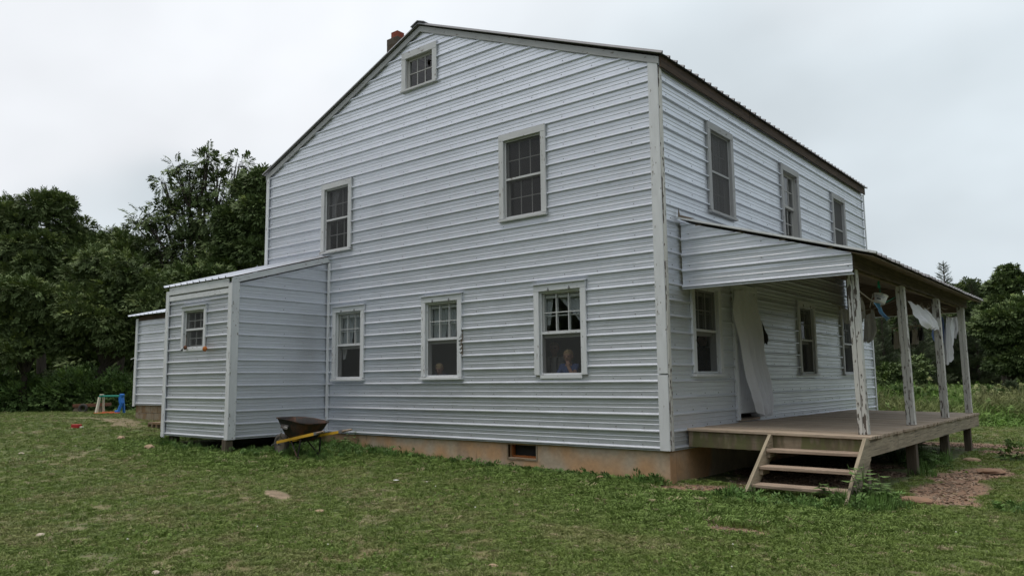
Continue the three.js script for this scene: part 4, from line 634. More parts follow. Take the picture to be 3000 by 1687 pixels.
// ================================================================ WHEELBARROW (wheel to the left, handles towards +x)
{
  const ox = -6.68, oz = 1.52, gy = ground(ox, oz), T = thing('wheelbarrow', 'rusty black wheelbarrow with yellow handles beside the lean-to', 'wheelbarrow', [ox, gy, oz], 0.05);
  const black = std({ name: 'rusty_black_steel', map: rep(colTex(256, (u, v) => { const r = ss(0.52, 0.68, fbm(u * 5, v * 5, 5, 701, 5)), f = fbm(u * 30, v * 30, 3, 703, 30); return mix3([0.026, 0.024, 0.024], [0.075, 0.036, 0.024], r).map(q => q * (0.65 + 0.7 * f)); }), 1), roughness: 0.75, metalness: 0.25, side: THREE.DoubleSide });
  const rustIn = std({ name: 'rusty_tray', color: new THREE.Color(0.075, 0.045, 0.035), roughness: 0.95 }), yellow = std({ name: 'yellow_paint', map: rep(paintTex(711, 0.2, [0.2, 0.14, 0.08], [0.72, 0.42, 0.035], 256), 0.7), roughness: 0.6 }), tyre = std({ name: 'dusty_tyre', color: new THREE.Color(0.1, 0.092, 0.082), roughness: 1 });
  // tray: rings from the floor to the rim, [half width, nose x, tail x, height at nose, height at tail]
  const ring = (hw, xn, xt, yn, yt, rN) => { const o = []; for (let i = 0; i < 28; i++) { const a = i / 28 * Math.PI * 2, cx = Math.cos(a), cz = Math.sin(a), e = 0.5, sx = Math.sign(cx) * Math.pow(Math.abs(cx), e), sz = Math.sign(cz) * Math.pow(Math.abs(cz), e), t = (sx + 1) / 2; o.push(V(mixn(xn, xt, t), mixn(yn, yt, t) + 0.02 * Math.sin(t * 3.1), sz * hw * mixn(rN, 1, t))); } return o; };
  const rings = [ring(0.15, 0.18, 0.62, 0.33, 0.27, 0.8), ring(0.2, 0.1, 0.68, 0.38, 0.32, 0.8), ring(0.27, 0.0, 0.8, 0.56, 0.47, 0.8), ring(0.31, -0.05, 0.87, 0.66, 0.57, 0.8), ring(0.325, -0.075, 0.89, 0.67, 0.58, 0.8), ring(0.327, -0.077, 0.892, 0.658, 0.568, 0.8)];
  const pos = [], tri = (a, b, c) => pos.push(a.x, a.y, a.z, b.x, b.y, b.z, c.x, c.y, c.z);
  for (let k = 0; k < rings.length - 1; k++) for (let i = 0; i < 28; i++) { const j = (i + 1) % 28, a = rings[k][i], b = rings[k][j], c = rings[k + 1][j], d = rings[k + 1][i]; tri(a, c, b); tri(a, d, c); }
  const cc = V(0.4, 0.3, 0); for (let i = 0; i < 28; i++) tri(cc, rings[0][i], rings[0][(i + 1) % 28]);
  let g = new THREE.BufferGeometry(); g.setAttribute('position', new THREE.Float32BufferAttribute(pos, 3)); g = metres(g); g.computeVertexNormals(); g = toCreasedNormals(g, 0.7); mesh('tray', g, black, T);
  const cv = document.createElement('canvas'); cv.width = 256; cv.height = 96; const k = cv.getContext('2d'); k.fillStyle = '#241d1b'; k.fillRect(0, 0, 256, 96); k.strokeStyle = '#8d8a88'; k.lineWidth = 7; k.strokeRect(6, 6, 244, 84); k.fillStyle = '#c4c2c0'; k.font = 'bold 54px sans-serif'; k.fillText('VULCAN', 16, 68); k.fillStyle = '#241d1b'; k.globalAlpha = 0.55; k.fillRect(0, 0, 110, 96);
  const dt = new THREE.CanvasTexture(cv); dt.colorSpace = THREE.SRGBColorSpace; const dg = new THREE.PlaneGeometry(0.19, 0.07); dg.rotateX(-0.32); dg.rotateZ(-0.1); dg.translate(0.3, 0.52, 0.272); mesh('maker_plate', dg, std({ name: 'printed_decal', map: dt, roughness: 0.7, side: THREE.DoubleSide }), T);
  const axle = V(-0.12, 0.19, 0);
  for (const s of [-1, 1]) {
    const a = V(-0.2, 0.215, s * 0.085), b = V(1.36, 0.47, s * 0.3), at = t => a.clone().lerp(b, t), h = part('handle', T);
    mesh('yellow_shaft', beam(at(0.06), at(0.83), 0.04, 0.045), yellow, h); mesh('bare_grip', bar(at(0.84), at(1), 0.02, 8, 0.018), M.tread, h); mesh('sleeve', beam(at(0.825), at(0.87), 0.045, 0.05), M.screw, h);
    const l = part('leg', T); const hx = at(0.56); mesh('leg_strut', [bar(hx, V(0.62, 0.03, s * 0.23), 0.014), bar(at(0.34), V(0.6, 0.03, s * 0.23), 0.012), bar(V(0.55, 0.015, s * 0.23), V(0.68, 0.015, s * 0.23), 0.014)], black, l);
    mesh('axle_brace', [bar(axle.clone().setZ(s * 0.07), V(0.02, 0.4, s * 0.12), 0.01), bar(at(0.02), V(-0.34, 0.16, s * 0.05), 0.01)], M.screw, T);
  }
  const wh = part('wheel', T); mesh('tyre', new THREE.TorusGeometry(0.145, 0.045, 10, 28).translate(axle.x, axle.y, axle.z), tyre, wh); mesh('rim', new THREE.CylinderGeometry(0.11, 0.11, 0.05, 24).rotateX(Math.PI / 2).translate(axle.x, axle.y, 0), std({ name: 'dusty_rim', color: new THREE.Color(0.2, 0.175, 0.145), roughness: 0.9 }), wh); mesh('axle', bar(V(axle.x, axle.y, -0.09), V(axle.x, axle.y, 0.09), 0.012), M.screw, wh);
}
// ================================================================ YARD THINGS
function onGround(px, py) { let y = -0.3, p; for (let i = 0; i < 12; i++) { p = onPlane(px, py, 'y', y); y = ground(p.x, p.z); } return p; }
{
  const plastic = (n, r, g, b) => phy({ name: n, color: new THREE.Color(r, g, b), roughness: 0.55 });
  const d = 23.2, c = atDepth(322, 1212, d), gy = ground(c.x, c.z), T = thing('toddler_table', 'plastic toddler activity table with blue, white and green bars by the trees', 'play table', [c.x, gy, c.z], yaw);
  const wht = plastic('cream_plastic', 0.62, 0.6, 0.5), blu = plastic('blue_plastic', 0.02, 0.16, 0.55), grn = plastic('green_plastic', 0.01, 0.24, 0.18), org = plastic('orange_plastic', 0.55, 0.1, 0.03);
  mesh('green_bar', [bx(-0.36, 0.37, 0.49, 0.545, -0.04, 0.04, 0.02)], grn, T); mesh('white_leg', [beam(V(-0.33, 0.49, 0.05), V(-0.37, 0.0, 0.12), 0.06, 0.06), bx(-0.34, -0.24, 0.546, 0.575, -0.05, 0.05, 0.012)], wht, T); mesh('white_leg', beam(V(-0.27, 0.49, -0.06), V(-0.3, 0.0, -0.16), 0.055, 0.05), wht, T);
  mesh('blue_leg', [beam(V(0.29, 0.5, 0.0), V(0.33, 0.3, 0.02), 0.1, 0.1), beam(V(0.335, 0.32, 0.03), V(0.27, 0.05, 0.08), 0.08, 0.07), bx(0.26, 0.38, 0.5, 0.585, -0.055, 0.055, 0.02), bx(0.17, 0.31, 0.02, 0.1, 0.03, 0.13, 0.03)], blu, T); mesh('blue_leg', beam(V(0.33, 0.5, -0.04), V(0.33, 0.0, -0.16), 0.05, 0.06), blu, T);
  mesh('orange_base', [bx(-0.43, 0.33, 0.0, 0.035, 0.06, 0.16, 0.012), bx(-0.3, 0.15, 0.0, 0.05, -0.2, -0.06, 0.012)], org, T);
  const b = atDepth(270, 1209, 24.2), by = ground(b.x, b.z), B = thing('plank_bench', 'reddish plank laid over dark props and an old tire beside the toddler table', 'bench', [b.x - 0.06, by, b.z], yaw);
  mesh('plank', bx(-0.55, 0.55, 0.17, 0.27, -0.12, 0.12, 0.006).rotateZ(0.03), M.plankRed, B); for (const x of [-0.45, 0.22]) mesh('prop', prism([[-0.14, 0], [0.1, 0], [0.12, 0.16], [-0.05, 0.16]], -0.08, 0.08).translate(x, 0, 0), M.dark, B); mesh('tire', new THREE.TorusGeometry(0.11, 0.045, 8, 20).translate(-0.2, 0.12, 0.16), std({ name: 'old_tire', color: new THREE.Color(0.05, 0.047, 0.044), roughness: 1 }), B);
  // loose concrete blocks stepped up to the wing
  const p0 = onGround(431, 1247), W3 = 0.2;
  const cb = (x, y, z, label) => { const t = thing('concrete_block', label, 'block', [x, y, z], 0, 'loose concrete blocks by the wing'); mesh('block_shell', holed([[0, 0], [W3, 0], [W3, 0.14], [0, 0.14]], [[0.03, 0.17, 0.0, 0.095]], -0.4, 0), M.block, t); };
  const by2 = ground(p0.x, p0.z) - 0.02; cb(p0.x, by2, p0.z, 'hollow concrete block at the outer end of the low step by the wing'); cb(p0.x + 0.21, by2, p0.z, 'hollow concrete block beside the lean-to corner in the low step'); cb(p0.x + 0.42, by2, p0.z, 'third hollow concrete block of the step, tucked behind the lean-to'); cb(p0.x + 0.2, by2 + 0.06, p0.z - 0.42, 'upper concrete block behind the low block step');
  // stones, bricks and scraps on the lawn
  const tan = std({ name: 'tan_stone', color: new THREE.Color(0.33, 0.24, 0.16), roughness: 1 }), pale = std({ name: 'pale_stone', color: new THREE.Color(0.4, 0.35, 0.28), roughness: 1 }), org2 = std({ name: 'orange_sandstone', map: rep(colTex(128, (u, v) => mix3([0.3, 0.185, 0.115], [0.2, 0.13, 0.095], fbm(u * 6, v * 6, 4, 731, 6))), 2), roughness: 1 });
  const st = (px, py, r0, m, label, s, sc = [1.3, 0.6, 0.9], cat = 'stone', nm = 'stone') => { const r = r0 * 0.8, p = onGround(px, py), o = mesh(nm, lumpy(r, s, ...sc), m); o.position.set(p.x, ground(p.x, p.z) + r * sc[1] * 0.45, p.z); tag(o, label, cat); };
  st(437, 1315, 0.11, tan, 'larger tan stone on the lawn before the lean-to corner', 3); st(353, 1286, 0.1, tan, 'tan stone on the lawn left of the lean-to', 5, [1.4, 0.6, 0.8]); st(2684, 1474, 0.17, org2, 'flat orange rock at the edge of the red clay by the porch', 7, [1.5, 0.4, 0.8]);
  st(1758, 1407, 0.07, org2, 'broken orange brick lying under the concrete foundation', 9, [1.3, 0.8, 0.9]); st(2850, 1352, 0.12, tan, 'grey brown rock beside the clay wash', 11, [1.4, 0.5, 0.9]); st(60, 1328, 0.06, pale, 'lone pale stone at the lawn edge', 13, [1.6, 0.4, 1]); st(117, 1570, 0.045, pale, 'small pale pebble in the foreground grass', 15, [1.5, 0.5, 1]); st(937, 1500, 0.06, tan, 'flat tan pebble in the middle of the lawn', 17, [1.4, 0.4, 1]);
  st(1760, 1475, 0.09, org2, 'thin orange slab sunk in the grass before the foundation', 19, [1.8, 0.25, 0.8]); st(1445, 1660, 0.04, tan, 'small tan pebble near the bottom of the lawn', 21, [1.4, 0.5, 1]); st(455, 1680, 0.04, pale, 'pale pebble in short foreground grass', 23, [1.4, 0.5, 1]); st(218, 1307, 0.05, pale, 'pale stone chip beyond the tan stones', 25, [1.6, 0.4, 1]); st(2905, 1385, 0.16, org2, 'low reddish rock in the clay wash right of the porch', 27, [1.6, 0.35, 1]);
  const rp = onGround(222, 1251), rb = thing('red_toy_block', 'small red plastic toy lying on the lawn', 'toy', [rp.x, ground(rp.x, rp.z), rp.z], 0.5); mesh('toy_body', [bx(-0.1, 0.1, 0, 0.09, -0.06, 0.06, 0.015)], plastic('red_plastic', 0.35, 0.02, 0.02), rb); mesh('toy_wing', [bx(0.1, 0.17, 0.0, 0.04, -0.03, 0.03, 0.01)], wht, rb);
  // orange fixtures on the lean-to sill
  const o2 = std({ name: 'rusty_orange', color: new THREE.Color(0.42, 0.13, 0.025), roughness: 0.8 });
  for (const [px, py, r, l] of [[599, 1022, 0.042, 'round orange ornament at the sill end near the lean-to corner'], [541, 1018, 0.035, 'dark rusty ornament at the other end of the lean-to sill']]) { const p = onPlane(px, py, 'z', 2.18), t = thing('hanging_ornament', l, 'ornament'); mesh('ball', lumpy(r, px, 1, 1.15, 1, 2, 0.15).translate(p.x, p.y, p.z), r > 0.04 ? o2 : M.plankRed, t); mesh('cord', bar(p.clone().add(V(0, r, -0.01)), p.clone().add(V(0, 0.2, -0.02)), 0.006), M.dark, t); }
  const fp = onGround(1160, 1417); // a flat scrap of paper
  tag(mesh('paper_scrap', new THREE.BoxGeometry(0.07, 0.004, 0.05).translate(fp.x, ground(fp.x, fp.z) + 0.05, fp.z), M.sheet), 'tiny white paper scrap in the grass near the wall', 'litter');
}

// ================================================================ PEOPLE AT THE WINDOWS
// joints in metres from the feet (x to the figure's left seen from outside = right in the picture, z towards the window)
function figure(name, label, opt) {
  const { at, turn = 0, s = 1, joints: J, bones, head, colors, box = [0.9, 1.5, 0.9], res = 84 } = opt;
  const T = thing(name, label, 'person', at, turn), span = Math.max(...box), mc = new MarchingCubes(res, std({}), false, false, 400000); mc.isolation = 0; mc.reset();
  const cap = (p, a, b, ra, rb) => { const ab = b.clone().sub(a), t = clamp(p.clone().sub(a).dot(ab) / ab.lengthSq()); return p.distanceTo(a.clone().addScaledVector(ab, t)) - mixn(ra, rb, t); };
  const B = bones.map(([a, b, ra, rb, k]) => ({ a: V(...J[a]), b: V(...J[b]), ra, rb, k: k ?? 0.03 }));
  const hc = V(...head.c), ear = [V(hc.x - head.r * 0.8, hc.y - 0.015, hc.z - 0.01), V(hc.x + head.r * 0.8, hc.y - 0.015, hc.z - 0.01)], q = new THREE.Quaternion().setFromEuler(new THREE.Euler(head.rx || 0, head.ry || 0, head.rz || 0)), qi = q.clone().invert();
  const field = p => {
    let d = 9; for (const o of B) { const e = cap(p, o.a, o.b, o.ra, o.rb), h = clamp(0.5 + 0.5 * (d - e) / o.k); d = mixn(d, e, h) - o.k * h * (1 - h); }
    const l = p.clone().sub(hc).applyQuaternion(qi), r = head.r, sd = (x, y, z, rx, ry, rz) => { const k0 = Math.hypot((l.x - x) / rx, (l.y - y) / ry, (l.z - z) / rz), k1 = Math.hypot((l.x - x) / (rx * rx), (l.y - y) / (ry * ry), (l.z - z) / (rz * rz)); return k0 * (k0 - 1) / Math.max(k1, 1e-4); };
    let hd = sd(0, 0.02, -0.01, r * 0.8, r * 0.98, r * 0.95); const u = (a, b, k) => { const h = clamp(0.5 + 0.5 * (b - a) / k); return mixn(b, a, h) - k * h * (1 - h); };
    hd = u(hd, sd(0, -r * 0.62, r * 0.18, r * 0.5, r * 0.5, r * 0.6), 0.035); hd = u(hd, sd(0, -r * 0.16, r * 0.93, r * 0.13, r * 0.24, r * 0.2), 0.014);           // jaw, nose
    hd = u(hd, sd(-r * 0.8, -r * 0.08, -r * 0.05, r * 0.12, r * 0.26, r * 0.2), 0.008); hd = u(hd, sd(r * 0.8, -r * 0.08, -r * 0.05, r * 0.12, r * 0.26, r * 0.2), 0.008); // ears
    for (const e of [-1, 1]) hd = Math.max(hd, -(sd(e * r * 0.33, r * 0.1, r * 0.98, r * 0.2, r * 0.13, r * 0.16)));                                                   // eye sockets
    hd = u(hd, sd(0, -r * 0.5, r * 0.8, r * 0.24, r * 0.06, r * 0.09), 0.01);
    const h = clamp(0.5 + 0.5 * (d - hd) / 0.025); return mixn(d, hd, h) - 0.025 * h * (1 - h);
  };
  const N = res, cellOf = i => (i - N / 2) / (N / 2) * span / 2, p = V(0, 0, 0), cy = box[1] / 2;
  for (let k = 0; k < N; k++) for (let j = 0; j < N; j++) for (let i = 0; i < N; i++) { p.set(cellOf(i), cellOf(j) + cy, cellOf(k)); const far = Math.abs(p.x) > box[0] / 2 || Math.abs(p.z) > box[2] / 2; mc.field[k * N * N + j * N + i] = far ? -1 : -field(p); }
  mc.update();
  const n = mc.count, src = mc.positionArray, sn = mc.normalArray, pos = [], col = [];
  for (let i = 0; i < n; i++) {
    const x = src[i * 3] * span / 2, y = src[i * 3 + 1] * span / 2 + cy, z = src[i * 3 + 2] * span / 2; pos.push(x * s, y * s, z * s);
    const l = V(x, y, z).sub(hc).applyQuaternion(qi).divideScalar(head.r); const c = colors(V(x, y, z), l); col.push(...c);
  }
  let g = new THREE.BufferGeometry(); g.setAttribute('position', new THREE.Float32BufferAttribute(pos, 3)); g.setAttribute('color', new THREE.Float32BufferAttribute(col, 3)); g.computeVertexNormals(); g = toCreasedNormals(g, 1.2);
  mesh('body', g, std({ name: 'skin_and_clothes', vertexColors: true, roughness: 0.8 }), T);
  // hair cap
  if (opt.hair) { const hg = new THREE.SphereGeometry(head.r * 1.06, 26, 18), a = hg.attributes.position; for (let i = 0; i < a.count; i++) { const v = V(a.getX(i), a.getY(i), a.getZ(i)), m = v.clone().divideScalar(head.r), fr = ss(-0.15, 0.5, m.z); let k = 0.92 + 0.12 * fbm(m.x * 6 + 3, m.y * 3 + m.z * 5, 3, 77); if (m.y < mixn(opt.hair.back ?? -0.5, 0.42, fr)) k *= 0.72; a.setXYZ(i, v.x * 0.86 * k, v.y * k + 0.02, v.z * k - 0.012); } hg.applyQuaternion(q); hg.translate(hc.x, hc.y, hc.z); hg.scale(s, s, s); hg.computeVertexNormals(); mesh('hair', hg, std({ name: 'hair', color: new THREE.Color(...opt.hair.c), roughness: 0.75 }), T); }
  const eyeM = std({ name: 'eye', color: new THREE.Color(0.03, 0.025, 0.02), roughness: 0.3 });
  for (const e of [-1, 1]) { const eg = new THREE.SphereGeometry(head.r * 0.1, 10, 8); eg.scale(1.25, 0.7, 0.7); eg.translate(e * head.r * 0.33, head.r * 0.1, head.r * 0.83); eg.applyQuaternion(q); eg.translate(hc.x, hc.y, hc.z); eg.scale(s, s, s); mesh('eye', eg, eyeM, T); }
  return T;
}
const SKIN = [0.5, 0.3, 0.22], SKIN2 = [0.46, 0.27, 0.2], BLOND = [0.5, 0.36, 0.19];
function childJoints(h, o = {}) {   // a standing child of height h, arms from o
  return Object.assign({ ankL: [0.06, 0.06, 0], ankR: [-0.06, 0.06, 0], toeL: [0.07, 0.03, 0.11], toeR: [-0.07, 0.03, 0.11], kneL: [0.065, 0.27 * h, 0.01], kneR: [-0.065, 0.27 * h, 0.01], hipL: [0.065, 0.5 * h, 0], hipR: [-0.065, 0.5 * h, 0], pel: [0, 0.53 * h, 0], che: [0, 0.7 * h, 0.0], nek: [0, 0.79 * h, 0], nk2: [0, 0.84 * h, 0.01], shL: [0.115, 0.765 * h, 0], shR: [-0.115, 0.765 * h, 0], elL: [0.17, 0.6 * h, 0], elR: [-0.17, 0.6 * h, 0], wrL: [0.18, 0.47 * h, 0.04], wrR: [-0.18, 0.47 * h, 0.04] }, o);
}
const LEGS = [['hipL', 'kneL', 0.062, 0.045], ['kneL', 'ankL', 0.045, 0.03], ['ankL', 'toeL', 0.032, 0.024], ['hipR', 'kneR', 0.062, 0.045], ['kneR', 'ankR', 0.045, 0.03], ['ankR', 'toeR', 0.032, 0.024]];
const TORSO = [['pel', 'che', 0.1, 0.105, 0.05], ['shL', 'shR', 0.05, 0.05, 0.05], ['nek', 'nk2', 0.038, 0.036, 0.03], ['shL', 'elL', 0.043, 0.036], ['shR', 'elR', 0.043, 0.036], ['elL', 'wrL', 0.034, 0.024], ['elR', 'wrR', 0.034, 0.024]];
const fingers = (w, dir, side, n) => { const J = {}, Bn = []; for (let i = 0; i < 4; i++) { const o = (i - 1.5) * 0.013, L = [0.05, 0.058, 0.054, 0.042][i]; J[n + 'k' + i] = w.map((v, k) => v + dir[k] * 0.035 + side[k] * o); J[n + 'm' + i] = w.map((v, k) => v + dir[k] * (0.035 + L * 0.55) + side[k] * o * 1.1); J[n + 't' + i] = w.map((v, k) => v + dir[k] * (0.035 + L * 0.9) + side[k] * o - (k === 2 ? 0.012 : 0)); Bn.push([n + 'k' + i, n + 'm' + i, 0.0085, 0.008, 0.005], [n + 'm' + i, n + 't' + i, 0.008, 0.007, 0.004]); } J[n + 'pa'] = w.map((v, k) => v + dir[k] * 0.03); J[n + 'w'] = w; J[n + 'th0'] = w.map((v, k) => v + dir[k] * 0.012 + side[k] * 0.02); J[n + 'th1'] = w.map((v, k) => v + dir[k] * 0.045 + side[k] * 0.036); Bn.push([n + 'w', n + 'pa', 0.022, 0.024, 0.01], [n + 'th0', n + 'th1', 0.011, 0.009, 0.008]); return [J, Bn]; };
{
  const FL = 0.3;
  // child in a blue shirt, chin on the hand, arm on the sill
  { const p = onPlane(1668, 1045, 'z', -0.42), h = 1.2, w = [0.03, 0.925, 0.185], [fj, fb] = fingers(w, [-0.1, 0.95, 0.1], [0.95, 0.1, 0.2], 'a'), w2 = [-0.06, 0.735, 0.26], [gj, gb] = fingers(w2, [-0.98, 0, 0.1], [0, 0.25, 0.95], 'b');
    const J = { ...childJoints(h, { elL: [0.12, 0.745, 0.21], wrL: w, elR: [-0.19, 0.74, 0.14], wrR: w2, nek: [0, 0.79 * h, 0.03], nk2: [0, 0.83 * h, 0.05] }), ...fj, ...gj };
    const dy = p.y - (FL + 1.075);
    figure('person', 'fair haired child in a blue shirt resting chin on hand at the window', { at: [p.x, FL + dy, -0.42], turn: 0.35, joints: J, bones: [...LEGS, ...TORSO, ...fb, ...gb], head: { c: [0, 1.075, 0.06], r: 0.092, ry: -0.1, rz: 0.05, rx: 0.1 }, hair: { c: BLOND, back: -0.35 }, res: 96,
      colors: (q, l) => l.length() < 1.45 && l.y > -0.95 ? (l.y > 0.5 || l.z < -0.1 ? BLOND : (Math.abs(l.x) < 0.2 && Math.abs(l.y + 0.5) < 0.07 && l.z > 0.5 ? [0.36, 0.13, 0.12] : SKIN)) : ((q.z > 0.12 && q.y > 0.66) ? SKIN : q.y < 0.08 ? [0.04, 0.03, 0.03] : q.y < 0.58 ? [0.03, 0.035, 0.05] : q.y > 0.93 && Math.abs(q.x) < 0.05 ? SKIN : [0.09, 0.14, 0.33]) }); }
  // boy further inside: white shirt, dark braces and trousers
  { const p = onPlane(1625, 1022, 'z', -0.85), h = 1.28, J = childJoints(h); const [fj, fb] = fingers(J.wrL, [0, -0.97, 0.2], [0, 0.2, 0.97], 'a'), [gj, gb] = fingers(J.wrR, [0, -0.97, 0.2], [0, 0.2, 0.97], 'b'); const dy = p.y - (FL + 1.165);
    figure('person', 'child in a white shirt with dark braces standing back in the room', { at: [p.x, FL + dy, -0.85], turn: 0.4, joints: { ...J, ...fj, ...gj }, bones: [...LEGS, ...TORSO, ...fb, ...gb], head: { c: [0, 1.165, 0.02], r: 0.094, ry: 0 }, hair: { c: [0.28, 0.19, 0.1], back: -0.2 }, res: 90,
      colors: (q, l) => l.length() < 1.35 && l.y > -0.95 ? (l.y > 0.55 || l.z < -0.1 ? [0.28, 0.19, 0.1] : SKIN2) : q.y > 1.03 && Math.abs(q.x) < 0.045 ? SKIN2 : q.y < 0.08 ? [0.03, 0.025, 0.02] : q.y < 0.72 && Math.abs(q.x) < 0.15 ? [0.035, 0.035, 0.04] : q.y < 0.6 ? SKIN2 : Math.abs(Math.abs(q.x) - 0.062) < 0.016 && q.y < 1.02 ? [0.03, 0.03, 0.035] : [0.55, 0.54, 0.53] }); }
  // toddler peering over the sill of the middle window
  { const p = onPlane(1290, 1082, 'z', -0.36), h = 1.0, w = [-0.15, 0.755, 0.2], w2 = [0.14, 0.755, 0.2], [fj, fb] = fingers(w, [0.3, -0.1, 0.9], [0.9, 0, -0.3], 'a'), [gj, gb] = fingers(w2, [-0.3, -0.1, 0.9], [0.9, 0, 0.3], 'b');
    const J = { ...childJoints(h, { elR: [-0.19, 0.65, 0.09], wrR: w, elL: [0.19, 0.65, 0.09], wrL: w2 }), ...fj, ...gj }, dy = p.y - (FL + 0.9);
    figure('person', 'small blond child looking down over the sill of the middle window', { at: [p.x, FL + dy, -0.36], turn: 0.35, joints: J, bones: [...LEGS, ...TORSO, ...fb, ...gb], head: { c: [0, 0.9, 0.05], r: 0.088, rx: 0.32 }, hair: { c: [0.62, 0.47, 0.27], back: -0.45 }, res: 84, box: [0.8, 1.3, 0.8],
      colors: (q, l) => l.length() < 1.4 && l.y > -0.95 ? (l.y > 0.5 || l.z < -0.1 ? [0.6, 0.45, 0.25] : SKIN) : (q.z > 0.14 && q.y > 0.66) ? SKIN : q.y < 0.07 ? [0.04, 0.03, 0.03] : q.y > 0.83 && Math.abs(q.x) < 0.04 ? SKIN : [0.11, 0.14, 0.3] }); }
  // dark figure inside the porch window
  { const p = onPlane(1900 + 345 / 2.2286, 600 + 880 / 2.2286, 'x', -0.8), h = 1.62, J = childJoints(h, { shL: [0.17, 1.27, 0], shR: [-0.17, 1.27, 0], elL: [0.24, 1.0, 0.02], elR: [-0.24, 1.0, 0.02], wrL: [0.2, 0.8, 0.14], wrR: [-0.2, 0.8, 0.14] }); const [fj, fb] = fingers(J.wrL, [-0.2, -0.7, 0.6], [0.3, 0.6, 0.7], 'a'), [gj, gb] = fingers(J.wrR, [0.2, -0.7, 0.6], [0.3, 0.6, 0.7], 'b'), dy = p.y - (FL + 1.47);
    figure('person', 'figure in dark clothes standing inside the window next to the porch door', { at: [-0.8, FL + dy, p.z], turn: 1.2, joints: { ...J, ...fj, ...gj }, bones: [...LEGS, ['pel', 'che', 0.14, 0.15, 0.06], ['shL', 'shR', 0.07, 0.07, 0.06], ['nek', 'nk2', 0.055, 0.05, 0.03], ...TORSO.slice(3).map(([a, b, c, d]) => [a, b, c * 1.25, d * 1.25]), ...fb, ...gb], head: { c: [0, 1.47, 0.02], r: 0.11 }, hair: { c: [0.05, 0.035, 0.025], back: -0.3 }, res: 84, box: [0.9, 1.75, 0.9],
      colors: (q, l) => l.length() < 1.35 && l.y > -0.95 ? (l.y > 0.55 || l.z < -0.1 ? [0.05, 0.035, 0.025] : SKIN2) : q.y < 0.84 && Math.abs(q.x) > 0.17 ? SKIN2 : q.y < 0.1 ? [0.02, 0.02, 0.02] : [0.03, 0.032, 0.04] }); }
}

// ================================================================ FOLIAGE SHAPES
function leafBuf() { const pos = [], nor = []; return { pos, quad(a, t, w, n) { // diamond leaf from a to t, half width w, facing n
  const d = t.clone().sub(a), s = d.clone().cross(n).normalize().multiplyScalar(w), m = a.clone().addScaledVector(d, 0.45).addScaledVector(n, -w * 0.25), l = m.clone().add(s), r = m.clone().sub(s);
  for (const v of [a, r, t, a, t, l]) pos.push(v.x, v.y, v.z); }, blade(a, m, t, w) { const s = t.clone().sub(a).cross(V(0.3, 0.2, 1)).normalize().multiplyScalar(w); for (const v of [a.clone().sub(s), a.clone().add(s), m.clone().add(s.clone().multiplyScalar(0.8)), a.clone().sub(s), m.clone().add(s.clone().multiplyScalar(0.8)), m.clone().sub(s.clone().multiplyScalar(0.8)), m.clone().sub(s.clone().multiplyScalar(0.8)), m.clone().add(s.clone().multiplyScalar(0.8)), t]) pos.push(v.x, v.y, v.z); },
  geo() { const g = new THREE.BufferGeometry(); g.setAttribute('position', new THREE.Float32BufferAttribute(pos, 3)); g.computeVertexNormals(); return g; } }; }
// pinnate frond along +z, arching down, unit length
function frondGeo(seed, pairs, w, droop) { const q = rng(seed), b = leafBuf(); let p = V(0, 0, 0); const pt = t => V(0.06 * Math.sin(t * 4 + seed), 0.12 * Math.sin(t * 2.2) - droop * t * t, t); for (let i = 0; i < pairs; i++) { const t = 0.15 + 0.8 * i / pairs, a = pt(t); for (const s of [-1, 1]) { const L = (0.3 - 0.12 * Math.abs(t - 0.5)) * (0.85 + 0.3 * q()); b.quad(a, a.clone().add(V(s * L, -0.05 - 0.1 * q(), L * 0.45)), w, V(s * 0.2 + (q() - 0.5) * 0.4, 1, (q() - 0.5) * 0.4).normalize()); } } b.quad(pt(0.93), pt(0.93).add(V(0, -0.1, 0.24)), w, V(0.1, 1, 0)); return b.geo(); }
function clusterGeo(seed, n, w) { const q = rng(seed), b = leafBuf(); for (let i = 0; i < n; i++) { const a = V((q() - 0.5) * 0.5, (q() - 0.5) * 0.4, q() * 0.6), d = V(q() - 0.5, (q() - 0.6) * 0.8, 0.4 + q()).normalize().multiplyScalar(0.32 + 0.2 * q()); b.quad(a, a.clone().add(d), w * (0.8 + 0.5 * q()), V((q() - 0.5), 1, (q() - 0.5)).normalize()); } return b.geo(); }
function sprayGeo(seed, n) { const q = rng(seed), b = leafBuf(); for (let i = 0; i < n; i++) { const t = i / n, a = V((q() - 0.5) * 0.06, 0.14 * t * t, t * 0.9), s = i % 2 ? 1 : -1; b.quad(a, a.clone().add(V(s * (0.34 * (1 - 0.6 * t)) * (0.6 + 0.6 * q()), 0.06 + 0.14 * q(), 0.2 + 0.1 * q())), 0.035, V((q() - 0.5) * 0.8, 1, (q() - 0.5) * 0.8).normalize()); } b.quad(V(0, 0.1, 0.8), V(0, 0.2, 1.1), 0.03, V(0, 1, 0)); return b.geo(); }
function tuftGeo(seed, n, spread, lean, w) { const q = rng(seed), b = leafBuf(); for (let i = 0; i < n; i++) { const a = q() * 6.283, r = spread * Math.sqrt(q()), o = V(Math.cos(a) * r, 0, Math.sin(a) * r), h = 0.55 + 0.6 * q(), e = q() * 6.283, l = lean * (0.3 + q()); b.blade(o, o.clone().add(V(Math.cos(e) * l * 0.35, h * 0.6, Math.sin(e) * l * 0.35)), o.clone().add(V(Math.cos(e) * l, h * (0.95 - 0.3 * l), Math.sin(e) * l)), w * (0.7 + 0.6 * q())); } return b.geo(); }
const FR = [frondGeo(1, 7, 0.05, 0.35), frondGeo(2, 6, 0.055, 0.6)], CL = [clusterGeo(3, 9, 0.09), clusterGeo(4, 8, 0.1)], SP = [sprayGeo(5, 12), sprayGeo(6, 11)];
